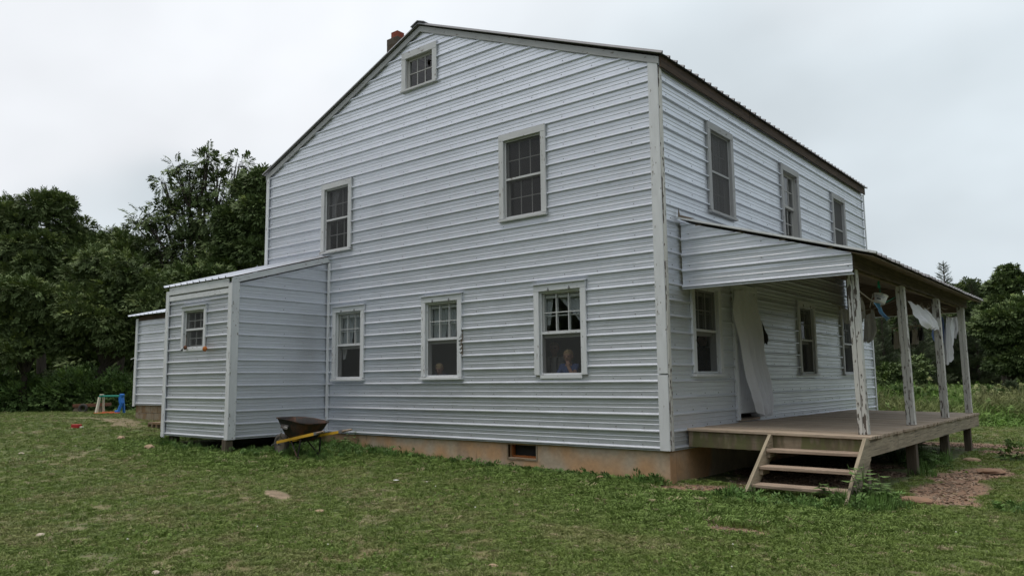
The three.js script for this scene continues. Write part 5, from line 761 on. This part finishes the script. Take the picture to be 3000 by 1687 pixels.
const leafMat = (n, r, g, b) => std({ name: n, color: new THREE.Color(r, g, b), roughness: 0.7, side: THREE.DoubleSide });
M.leafA = leafMat('locust_leaf', 0.1, 0.145, 0.045); M.leafB = leafMat('broad_leaf', 0.085, 0.13, 0.037); M.leafC = leafMat('cedar_needles', 0.065, 0.092, 0.042); M.grass = leafMat('grass_blade', 1, 1, 1); M.weed = leafMat('weed_leaf', 0.085, 0.15, 0.035);
const UPY = V(0, 1, 0), tmpQ = new THREE.Quaternion();
function aim(dir, up, roll) { const z = dir.clone().normalize(); let x = up.clone().cross(z); if (x.lengthSq() < 1e-6) x = V(1, 0, 0); x.normalize(); const y = z.clone().cross(x); return new THREE.Quaternion().setFromRotationMatrix(new THREE.Matrix4().makeBasis(x, y, z)).multiply(tmpQ.setFromAxisAngle(V(0, 0, 1), roll).clone()); }
function instanced(name, geo, mat, items, parent) {
  const o = new THREE.InstancedMesh(geo, mat, items.length), m = new THREE.Matrix4(), c = new THREE.Color();
  items.forEach((it, i) => { m.compose(it.p, it.q, typeof it.s === 'number' ? V(it.s, it.s, it.s) : it.s); o.setMatrixAt(i, m); o.setColorAt(i, c.setRGB(...(it.c || [1, 1, 1]))); });
  o.name = parent ? name : numbered(name); o.castShadow = o.receiveShadow = true; o.userData.kind = 'stuff'; (parent || scene).add(o); return o;
}
// leaves through the outer half of a lobe; yel = share of upper leaves lightened to paint yellow-green highlights
function lobeItems(L, dens, size, q, out, droop = 0.5, yel = 0.3) {
  const n = Math.round(dens * 4 * L.r * L.r * 3.14 * (L.f || 1)), flat = L.flat || 0.85;
  for (let i = 0; i < n; i++) {
    const u = q() * 2 - 1, a = q() * 6.283, s = Math.sqrt(1 - u * u), d = V(s * Math.cos(a), u, s * Math.sin(a));
    const lump = 0.72 + 0.62 * fbm(d.x * 2.2 + L.c.x + 7, d.y * 2.2 + d.z * 1.9 + L.c.z, 2, 811), rad = L.r * lump * (0.45 + 0.6 * Math.sqrt(q()));
    const p = L.c.clone().add(V(d.x * rad, d.y * rad * flat, d.z * rad)), dir = d.clone().multiplyScalar(0.8).add(V((q() - 0.5), (q() - 0.5) * 0.8 - droop * 0.4 + 0.15, (q() - 0.5)));
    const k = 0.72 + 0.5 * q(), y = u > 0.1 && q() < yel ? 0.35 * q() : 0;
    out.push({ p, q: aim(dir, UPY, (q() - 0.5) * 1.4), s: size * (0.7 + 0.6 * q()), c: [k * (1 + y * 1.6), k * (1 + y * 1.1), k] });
  }
}
function tree(name, label, group, o) {
  const q = rng(o.seed), base = o.base.clone(); base.y = ground(base.x, base.z) - 0.1; const T = thing(name, label, 'tree', base.toArray(), 0, group), rel = o.lobes.map(l => ({ ...l, c: l.c.clone().sub(base) }));
  const top = rel.reduce((a, l) => a.add(l.c), V(0, 0, 0)).divideScalar(rel.length), G = [], fork = V(top.x * 0.25, top.y * 0.42, top.z * 0.25), tr = o.trunk || 0.16;
  const taper = (pts, r0, r1) => { const c = new THREE.CatmullRomCurve3(pts), n = 6; for (let i = 0; i < n; i++) G.push(bar(c.getPoint(i / n), c.getPoint((i + 1) / n), mixn(r0, r1, i / n), 7, mixn(r0, r1, (i + 1) / n))); };
  taper([V(0, 0, 0), V(0.1 * (q() - 0.5), fork.y * 0.5, 0.1), fork], tr, tr * 0.7);
  for (const l of rel) { const m = fork.clone().lerp(l.c, 0.5).add(V((q() - 0.5) * 0.5, (q() - 0.2) * 0.5, (q() - 0.5) * 0.5)); taper([fork, m, l.c], tr * 0.55, tr * 0.12); for (let k = 0; k < (o.twigs || 2); k++) taper([m.clone().lerp(l.c, 0.5), l.c.clone().add(V((q() - 0.5) * l.r * 1.6, (q() - 0.2) * l.r * 1.4, (q() - 0.5) * l.r * 1.6))], tr * 0.14, tr * 0.04); }
  mesh('trunk', mergeGeometries(G), M.bark, T);
  const items = []; for (const l of rel) {
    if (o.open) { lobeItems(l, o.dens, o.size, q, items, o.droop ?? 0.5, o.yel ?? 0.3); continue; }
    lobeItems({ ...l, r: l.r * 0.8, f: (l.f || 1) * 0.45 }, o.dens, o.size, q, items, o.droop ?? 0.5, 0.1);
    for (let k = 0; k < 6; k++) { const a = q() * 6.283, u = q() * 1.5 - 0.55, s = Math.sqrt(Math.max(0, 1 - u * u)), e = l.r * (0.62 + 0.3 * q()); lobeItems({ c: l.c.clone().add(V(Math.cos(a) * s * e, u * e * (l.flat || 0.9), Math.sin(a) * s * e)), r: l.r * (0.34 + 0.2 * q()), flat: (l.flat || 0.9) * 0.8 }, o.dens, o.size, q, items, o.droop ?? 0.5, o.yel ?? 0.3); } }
  const geos = o.geos; geos.forEach((g, i) => instanced('crown', g, o.mat, items.filter((_, k) => k % geos.length === i), T)); return T;
}
const Lb = (d, arr) => arr.map(([x, y, r, f, flat]) => ({ c: atDepth(x, y, d + (h2(x, y, 3) - 0.5) * r * d / PXF * 1.6), r: 0.9 * r * d / PXF, f, flat }));
const baseAt = (px, d) => atDepth(px, 1210, d);
{
  const grpL = 'trees along the left edge of the yard', big = { geos: [CL[0], FR[0], CL[1]], mat: M.leafA, size: 0.26, dens: 88, yel: 0.55 };
  tree('locust_tree', 'dense rounded dark green tree with the highest crown above the lawn edge', grpL, { ...big, base: baseAt(120, 31), seed: 11, trunk: 0.22, lobes: Lb(31, [[30, 668, 75], [135, 640, 80], [205, 690, 66], [140, 590, 34], [60, 740, 95], [175, 760, 95], [-40, 720, 100], [25, 620, 40], [250, 740, 60], [95, 840, 100], [-40, 860, 110]]) });
  tree('locust_tree', 'low spreading tree overhanging the yard behind the toddler table', grpL, { ...big, base: baseAt(285, 26.5), seed: 13, trunk: 0.2, lobes: Lb(26.5, [[300, 790, 70], [385, 800, 62], [440, 835, 48], [225, 830, 85], [320, 880, 95], [420, 910, 80], [250, 940, 90], [355, 985, 80], [470, 880, 50], [445, 985, 60], [180, 900, 80]]) });
  tree('locust_tree', 'tree with low drooping branches over the dark trunks at the yard edge', grpL, { ...big, base: baseAt(72, 25.5), seed: 15, trunk: 0.14, lobes: Lb(25.5, [[40, 870, 85], [120, 890, 85], [-20, 960, 100], [95, 975, 85], [180, 990, 70], [30, 1030, 60], [-70, 890, 100]]) });
  tree('locust_tree', 'middle tree with a flat crown between the rounded and the feathery trees', grpL, { ...big, base: baseAt(350, 36), seed: 17, trunk: 0.2, lobes: Lb(36, [[345, 705, 48], [300, 720, 50], [400, 735, 55], [350, 770, 70], [440, 790, 60], [285, 790, 70], [330, 860, 90], [420, 870, 90]]) });
  tree('feathery_tree', 'tall open feathery tree with sky showing through, left of the gable', grpL, { geos: [FR[0], CL[0]], mat: M.leafA, size: 0.44, dens: 25, droop: 1.1, open: true, twigs: 5, yel: 0.15, base: baseAt(600, 35), seed: 19, trunk: 0.2, lobes: Lb(35, [[597, 475, 26], [635, 480, 24], [555, 500, 24], [515, 490, 22, 0.8], [700, 480, 28], [575, 550, 45], [640, 560, 55], [520, 570, 34], [480, 535, 24, 0.8], [470, 620, 36], [415, 640, 30], [400, 665, 26], [540, 640, 60], [620, 650, 70], [480, 710, 40], [440, 715, 30], [560, 730, 66], [640, 740, 80], [500, 770, 36], [590, 800, 60], [605, 455, 16]]) });
  tree('leafy_tree', 'bushy tree pressed against the left house corner', grpL, { geos: CL, mat: M.leafB, size: 0.36, dens: 70, base: baseAt(740, 33), seed: 23, trunk: 0.2, lobes: Lb(33, [[735, 560, 45], [775, 530, 45], [760, 620, 70], [700, 660, 60], [790, 600, 60], [740, 720, 80], [680, 740, 66], [800, 690, 60], [650, 790, 60], [520, 815, 30], [820, 560, 50]]) });
  tree('leafy_tree', 'low green tree beyond the lean-to roof', grpL, { geos: CL, mat: M.leafB, size: 0.34, dens: 66, base: baseAt(500, 29), seed: 25, trunk: 0.14, lobes: Lb(29, [[500, 840, 40], [540, 830, 40], [470, 870, 50], [590, 830, 45], [640, 820, 40]]) });
  // dark wood behind
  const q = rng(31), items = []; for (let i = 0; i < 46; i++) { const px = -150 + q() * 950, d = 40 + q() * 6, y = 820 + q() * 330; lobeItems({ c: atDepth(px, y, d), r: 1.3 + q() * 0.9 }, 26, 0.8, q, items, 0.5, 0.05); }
  tag(instanced('woodland', CL[0], M.leafA, items), 'dark mass of woodland filling in behind the left trees', 'woodland');
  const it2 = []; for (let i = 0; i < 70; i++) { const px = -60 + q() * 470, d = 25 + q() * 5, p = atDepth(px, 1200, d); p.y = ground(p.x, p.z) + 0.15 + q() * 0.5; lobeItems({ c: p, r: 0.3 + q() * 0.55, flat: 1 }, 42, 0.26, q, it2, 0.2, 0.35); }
  tag(instanced('undergrowth', CL[1], M.weed, it2), 'low green brush and weeds under the left trees', 'brush', null, 'stuff');
}
// ---------------------------------------------------------------- right side
function cedar(label, group, px, topY, d, halfPx, seed, sparse = 1) {
  const q = rng(seed), b = atDepth(px, 1180, d), base = V(b.x, ground(b.x, b.z) - 0.1, b.z), H = atDepth(px, topY, d).y - base.y, Rm = halfPx * d / PXF, T = thing('cedar_tree', label, 'tree', base.toArray(), 0, group), G = [], items = [];
  G.push(bar(V(0, 0, 0), V(0, H * 0.6, 0), 0.14, 7, 0.07), bar(V(0, H * 0.6, 0), V(0.03, H, 0), 0.07, 6, 0.012));
  for (let y = 0.1; y < 0.97; y += 0.02 * sparse) { const r = Rm * Math.pow(1 - y, 0.9) * (0.55 + 0.65 * q()) + 0.08, n = 7; for (let k = 0; k < n; k++) { const a = q() * 6.283, e = V(Math.cos(a), 0.25 + 0.35 * y, Math.sin(a)), o = V(0, y * H, 0), tip = o.clone().addScaledVector(e, r); G.push(bar(o, tip, 0.016, 4, 0.004)); const m = Math.max(4, Math.round(r * 9)); for (let j = 0; j < m; j++) { const t = 0.2 + 0.8 * (j + q()) / m, p = o.clone().lerp(tip, t), k2 = 0.7 + 0.5 * q(); items.push({ p, q: aim(e.clone().add(V((q() - 0.5) * 1.3, (q() - 0.4) * 0.9, (q() - 0.5) * 1.3)), UPY, (q() - 0.5) * 2), s: 0.36 * (0.7 + 0.6 * q()) * (0.4 + 0.75 * (1 - y)), c: [k2, k2, k2] }); } } }
  mesh('trunk', mergeGeometries(G), M.bark, T); SP.forEach((g, i) => instanced('crown', g, M.leafC, items.filter((_, k) => k % 2 === i), T));
}
{
  const grp = 'trees beyond the field right of the porch', br = { geos: CL, mat: M.leafB, size: 0.3, dens: 78, yel: 0.4 };
  cedar('tallest pointed cedar above the porch roof end', grp, 2796, 755, 42, 100, 41); cedar('shorter pointed cedar beside the tallest one', grp, 2876, 808, 41, 80, 43); cedar('cedar behind the last porch post', grp, 2840, 850, 42, 80, 44); cedar('dark cedar seen between the first two porch posts', grp, 2600, 900, 40, 75, 45); cedar('dark cedar seen between the middle porch posts', grp, 2700, 880, 41, 80, 47); cedar('dark cedar beside the far house corner', grp, 2540, 915, 39, 70, 49);
  tree('layered_tree', 'tiered tree with flat leafy layers rising above the right tree line', grp, { ...br, base: baseAt(2955, 38), seed: 51, trunk: 0.14, lobes: Lb(38, [[2952, 795, 22, 0.9, 0.45], [2968, 790, 14, 0.9, 0.5], [2938, 815, 26, 0.9, 0.35], [2975, 812, 22, 0.9, 0.35], [2930, 838, 34, 0.8, 0.3], [2970, 838, 32, 0.8, 0.3], [2940, 880, 50, 1, 0.6], [2980, 900, 60, 1, 0.6], [2910, 905, 40, 1, 0.6]]) });
  tree('leafy_tree', 'broad bright green tree beside the field right of the porch', grp, { ...br, base: baseAt(2960, 35), seed: 53, trunk: 0.18, lobes: Lb(35, [[2950, 930, 60, 1, 0.6], [3010, 920, 70], [2905, 960, 45, 1, 0.6], [2970, 985, 70, 1, 0.6], [2915, 1010, 36, 1, 0.6], [3040, 1000, 80], [2985, 1060, 60, 1, 0.6], [2935, 1070, 40, 1, 0.6], [3040, 1080, 60], [3080, 950, 80]]) });
  tree('leafy_tree', 'dark leafy tree behind the last porch post', grp, { ...br, base: baseAt(2840, 43), seed: 55, trunk: 0.18, lobes: Lb(43, [[2840, 875, 48], [2885, 880, 50], [2920, 880, 40], [2810, 920, 50], [2860, 960, 60], [2790, 980, 50], [2850, 1030, 60], [2900, 1000, 50], [2780, 1050, 50]]) });
  tree('leafy_tree', 'leafy tree seen under the porch roof past the second post', grp, { ...br, yel: 0.3, base: baseAt(2700, 46), seed: 57, trunk: 0.18, lobes: Lb(46, [[2620, 915, 55], [2690, 905, 55], [2750, 905, 60], [2800, 890, 60], [2850, 880, 55], [2570, 980, 60], [2650, 1010, 60], [2720, 1030, 60], [2600, 1060, 60], [2520, 1000, 60], [2560, 925, 45]]) });
  tree('sapling', 'light green sapling at the wood edge between the middle porch posts', grp, { ...br, size: 0.3, dens: 40, base: baseAt(2698, 33), seed: 59, trunk: 0.05, lobes: Lb(33, [[2695, 1060, 22, 1, 0.5], [2705, 1085, 26, 1, 0.5], [2690, 1105, 26, 1, 0.5], [2640, 1085, 22, 1, 0.5], [2620, 1105, 26, 1, 0.5], [2665, 1115, 26, 1, 0.5], [2680, 1130, 24]]) });
  tree('sapling', 'small light green sapling by the far corner of the house', grp, { ...br, size: 0.3, dens: 40, base: baseAt(2590, 33), seed: 61, trunk: 0.05, lobes: Lb(33, [[2588, 1090, 24, 1, 0.5], [2570, 1110, 26, 1, 0.5], [2610, 1075, 16, 1, 0.5]]) });
  cedar('small bright young cedar standing in the tall weeds', grp, 2968, 1122, 30, 12, 63, 1.2);
  // dark wood behind, and the unseen wood behind the viewer that the metal siding mirrors
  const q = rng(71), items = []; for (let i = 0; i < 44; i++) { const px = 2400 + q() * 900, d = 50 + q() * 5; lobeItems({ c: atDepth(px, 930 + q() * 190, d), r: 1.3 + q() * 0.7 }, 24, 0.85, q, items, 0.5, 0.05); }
  tag(instanced('woodland', CL[0], M.leafA, items), 'dark mass of woodland behind the right hand trees', 'woodland');
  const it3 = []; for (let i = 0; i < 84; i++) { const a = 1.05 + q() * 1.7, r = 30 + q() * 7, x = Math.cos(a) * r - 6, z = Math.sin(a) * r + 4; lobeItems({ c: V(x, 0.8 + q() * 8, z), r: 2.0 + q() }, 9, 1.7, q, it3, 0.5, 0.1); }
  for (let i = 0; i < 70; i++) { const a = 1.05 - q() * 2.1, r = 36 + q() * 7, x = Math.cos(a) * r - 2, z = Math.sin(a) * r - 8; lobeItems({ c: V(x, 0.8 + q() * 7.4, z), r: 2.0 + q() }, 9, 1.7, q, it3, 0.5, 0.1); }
  tag(instanced('woodland', CL[1], M.leafA, it3), 'wood bordering the near side of the yard behind the viewer', 'woodland');
}
// ================================================================ GRASS AND WEEDS
{
  const q = rng(81), TU = [tuftGeo(1, 9, 0.7, 0.7, 0.07), tuftGeo(2, 8, 0.9, 1.0, 0.075), tuftGeo(3, 10, 0.8, 0.5, 0.06)], lists = [[], [], []];
  const c0 = Math.atan2(FWD.x, FWD.z); let n = 0;
  for (let i = 0; i < 200000; i++) {
    const d = 5.6 * Math.pow(34 / 5.6, Math.pow(q(), 0.86)), a = c0 + (q() - 0.5) * 1.8, x = CAM.x + Math.sin(a) * d, z = CAM.z + Math.cos(a) * d;
    if (underRoof(x, z) || (x > -0.1 && x < 2.4 && z < -0.6 && z > -8.3 && q() < 0.93)) continue;
    const b = bare(x, z); if (q() < b * 0.97) continue; const lu = lush(x, z), pv = fbm(x * 0.9 + 31, z * 0.9 + 7, 3, 821), p2 = fbm(x * 3.1 + 3, z * 3.1, 3, 823);
    const dry = ss(0.46, 0.74, pv * 0.4 + p2 * 0.6 + b * 0.3 - lu * 0.3), k = 0.72 + 0.55 * q(); let c = mix3([0.145, 0.205, 0.042], [0.205, 0.22, 0.078], dry); c = mix3(c, [0.125, 0.205, 0.04], lu * 0.7); if (q() < 0.03 + 0.1 * dry) c = [0.34, 0.29, 0.17];
    const s = (0.026 + 0.016 * q()) * (1 + d * 0.022) * (1 + lu * (0.5 + 0.9 * q())) * (1 - 0.35 * b);
    lists[i % 3].push({ p: V(x, ground(x, z) - 0.02 * b - 0.004, z), q: new THREE.Quaternion().setFromAxisAngle(UPY, q() * 6.283), s: V(s * 1.25, s * (0.6 + 0.5 * q()), s * 1.25), c: c.map(v => v * k) }); n++;
  }
  TU.forEach((g, i) => tag(instanced('lawn_grass', g, M.grass, lists[i]), 'short patchy lawn grass covering the yard', 'grass'));
  // taller grass and weeds against the foundation, the lean-to posts and the steps
  const tall = [], leaf = []; const spot = (x, z, n, r, h) => { for (let i = 0; i < n; i++) { const a = q() * 6.283, e = r * Math.sqrt(q()), X = x + Math.cos(a) * e, Z = z + Math.sin(a) * e; if (underRoof(X, Z)) continue; const k = 0.7 + 0.6 * q(), Y = ground(X, Z); if (q() < 0.55) tall.push({ p: V(X, Y, Z), q: new THREE.Quaternion().setFromAxisAngle(UPY, q() * 6.3), s: V(0.05 + 0.04 * q(), h * (0.35 + 0.6 * q()), 0.05 + 0.04 * q()), c: [0.085 * k, 0.165 * k, 0.03 * k] }); else leaf.push({ p: V(X, Y + h * 0.4 * q(), Z), q: aim(V(q() - 0.5, 0.5 * q(), q() - 0.5), UPY, q() * 2), s: 0.08 + 0.06 * q(), c: [0.95 * k, 1.05 * k, 0.9 * k] }); } };
  for (let x = -7.4; x < -0.1; x += 0.22) spot(x, 0.12 + 0.1 * q(), x < -5 ? 26 : 10, x < -5 ? 0.4 : 0.16, x < -5 ? 0.24 : 0.14);
  for (let x = -9.9; x < -7.4; x += 0.25) spot(x, 1.9 + 0.4 * q(), 18, 0.3, 0.2); for (let z = 0.3; z < 2.2; z += 0.25) spot(-7.3 + 0.3 * q(), z, 18, 0.3, 0.2); spot(-6.2, 1.1, 150, 0.75, 0.22);
  for (let x = 1.1; x < 2.5; x += 0.16) spot(x, 0.6 + 0.2 * q(), 22, 0.28, 0.14); spot(2.62, 0.45, 90, 0.34, 0.3); spot(2.7, 0.2, 60, 0.4, 0.24); spot(1.15, 0.5, 50, 0.22, 0.22); spot(2.0, -5.0, 110, 0.5, 0.32); spot(2.3, -4.1, 60, 0.3, 0.25); spot(2.45, -3.1, 24, 0.2, 0.2); spot(3.9, -0.4, 40, 0.25, 0.14); spot(-0.2, 0.15, 40, 0.25, 0.2);
  tag(instanced('tall_grass', TU[2], M.grass, tall), 'taller grass growing along the foundation and around the steps', 'grass'); tag(instanced('leafy_weeds', CL[1], M.weed, leaf), 'low leafy weeds growing along the foundation and around the steps', 'weeds');
  // clover and plantain rosettes scattered through the lawn, a few white clover heads
  const ros = [], clo = []; for (let i = 0; i < 9000; i++) { const d = 5.8 * Math.pow(22 / 5.8, q()), a = c0 + (q() - 0.5) * 1.3, x = CAM.x + Math.sin(a) * d, z = CAM.z + Math.cos(a) * d; if (underRoof(x, z) || (x > -0.1 && x < 2.5 && z < 0.3) || vn(x * 0.8 + 5, z * 0.8, 861) < 0.7) continue; const k = 0.8 + 0.5 * q(), p = V(x, ground(x, z) + 0.012, z); ros.push({ p, q: aim(V(q() - 0.5, 0.25, q() - 0.5), UPY, q() * 2), s: 0.03 + 0.035 * q(), c: [1.5 * k, 1.35 * k, k] }); if (q() < 0.016) clo.push({ p: p.clone().add(V(0, 0.035, 0)), q: new THREE.Quaternion(), s: 0.006 + 0.004 * q() }); }
  tag(instanced('lawn_weeds', CL[0], M.weed, ros), 'clover and plantain leaves scattered through the lawn', 'weeds'); tag(instanced('clover_flowers', new THREE.IcosahedronGeometry(1, 1), std({ name: 'clover_white', color: new THREE.Color(0.6, 0.6, 0.52), roughness: 1 }), clo), 'tiny white clover heads dotted over the lawn', 'flowers');
  // chips and grit on the bare clay
  const chips = []; for (let i = 0; i < 60000 && chips.length < 2600; i++) { const x = -0.6 + q() * 5, z = -9.6 + q() * 12.4; if (underRoof(x, z)) continue; const b = bare(x, z); if (b < 0.5 || q() > 0.7) continue; const k = 0.5 + 0.9 * q(); chips.push({ p: V(x, ground(x, z) - 0.02 * b + 0.004, z), q: aim(V(q() - 0.5, (q() - 0.5) * 0.4, q() - 0.5), UPY, q()), s: V(0.008 + 0.02 * q(), 0.006 + 0.008 * q(), 0.015 + 0.035 * q()), c: mix3([0.18, 0.12, 0.085], [0.28, 0.215, 0.16], q()).map(v => v * k) }); }
  tag(instanced('clay_chips', new THREE.IcosahedronGeometry(1, 0), std({ name: 'chips', roughness: 1 }), chips), 'reddish chips and litter on the bare clay beside the porch', 'litter');
  // field of tall weeds beyond the porch
  const fld = [], fl = [], tl2 = tuftGeo(9, 12, 0.35, 0.7, 0.022);
  for (let i = 0; i < 15000; i++) { const px = 2330 + q() * 900, d = 21.5 + 17 * Math.pow(q(), 0.8), p = atDepth(px, 1150, d), nn = fbm(p.x * 0.5, p.z * 0.5, 3, 841); if (underRoof(p.x, p.z)) continue; p.y = ground(p.x, p.z); const edge = ss(21.5, 25, d + (nn - 0.5) * 3), brown = ss(0.3, 0.6, nn + (px > 2850 && d > 23.5 && d < 31 ? 0.22 : -0.2)), k = 0.7 + 0.6 * q(), hh = mixn(0.16, 0.75 + 0.45 * nn, edge) * (0.6 + 0.6 * q());
    const c = mix3([0.12, 0.22, 0.036], [0.22, 0.185, 0.1], brown * 0.6).map(v => v * k); if (q() < 0.62) fld.push({ p, q: new THREE.Quaternion().setFromAxisAngle(UPY, q() * 6.3), s: V(0.42, hh, 0.42), c }); else fl.push({ p: p.clone().add(V(0, hh * q() * 0.9, 0)), q: aim(V(q() - 0.5, q() * 0.6, q() - 0.5), UPY, q() * 2), s: 0.16 + 0.14 * q(), c: c.map((v, j) => v / [0.085, 0.15, 0.035][j]) }); }
  tag(instanced('field_grass', tl2, M.grass, fld), 'tall green and brown grass in the field beyond the porch', 'grass'); tag(instanced('field_weeds', CL[0], M.weed, fl), 'leafy weeds mixed into the tall field grass', 'weeds');
  // separate shrubs that can be told apart
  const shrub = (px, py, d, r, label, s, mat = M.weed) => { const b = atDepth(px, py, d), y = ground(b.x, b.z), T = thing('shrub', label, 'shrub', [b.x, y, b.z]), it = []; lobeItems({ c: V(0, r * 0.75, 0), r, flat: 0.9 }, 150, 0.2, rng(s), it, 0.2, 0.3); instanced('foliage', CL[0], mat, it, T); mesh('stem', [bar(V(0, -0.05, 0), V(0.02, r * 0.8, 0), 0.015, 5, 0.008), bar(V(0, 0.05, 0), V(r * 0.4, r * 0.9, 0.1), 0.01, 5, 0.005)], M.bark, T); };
  shrub(2650, 1210, 26, 0.62, 'rounded green bush in the field between the first two porch posts', 91); shrub(2730, 1215, 27, 0.5, 'smaller green bush in the field behind the second porch post', 92); shrub(2900, 1180, 28, 0.55, 'grey green bush in the brownish weeds of the field', 93); shrub(2985, 1420, 13.2, 0.16, 'small dark tuft of weeds on the lawn right of the clay wash', 94);
  // broad-leaved plant by the right hand stringer, and a vine leaf at the foundation
  const plant = (x, z, label, s, n, h) => { const qq = rng(s), b = leafBuf(), G = [], T = thing('broad_leaf_weed', label, 'plant', [x, ground(x, z), z]); for (let i = 0; i < n; i++) { const a = qq() * 6.283, H = h * (0.5 + 0.6 * qq()), tip = V(Math.cos(a) * 0.18 * qq(), H, Math.sin(a) * 0.18 * qq()); G.push(bar(V(0, -0.02, 0), tip, 0.005, 4, 0.003)); for (let k = 0; k < 9; k++) { const t = 0.3 + 0.7 * k / 9, o = V(0, 0, 0).lerp(tip, t), e = qq() * 6.283, L = 0.09 + 0.06 * qq(); b.quad(o, o.clone().add(V(Math.cos(e) * L, 0.02 - 0.05 * qq(), Math.sin(e) * L)), 0.022 + 0.01 * qq(), V(0.2 * (qq() - 0.5), 1, 0.2)); } } mesh('stems', mergeGeometries(G), M.weed, T); mesh('leaves', b.geo(), M.weed, T); };
  plant(2.58, 0.38, 'bushy broad leaved weed growing up the outer stringer of the steps', 95, 9, 0.48); plant(2.72, 0.12, 'lower broad leaved weed spreading behind the outer stringer', 96, 7, 0.34); plant(2.2, 0.32, 'young leafy stalk poking up between the lowest treads', 97, 2, 0.36); plant(2.35, -4.2, 'large leaved weed by the second deck support', 98, 6, 0.32); plant(2.0, -5.2, 'dark leggy weed under the porch deck edge', 99, 8, 0.55); plant(-6.62, 0.16, 'green vine leaf clump at the top of the foundation by the handles', 100, 3, 0.34);
}
renderer.render(scene, camera);
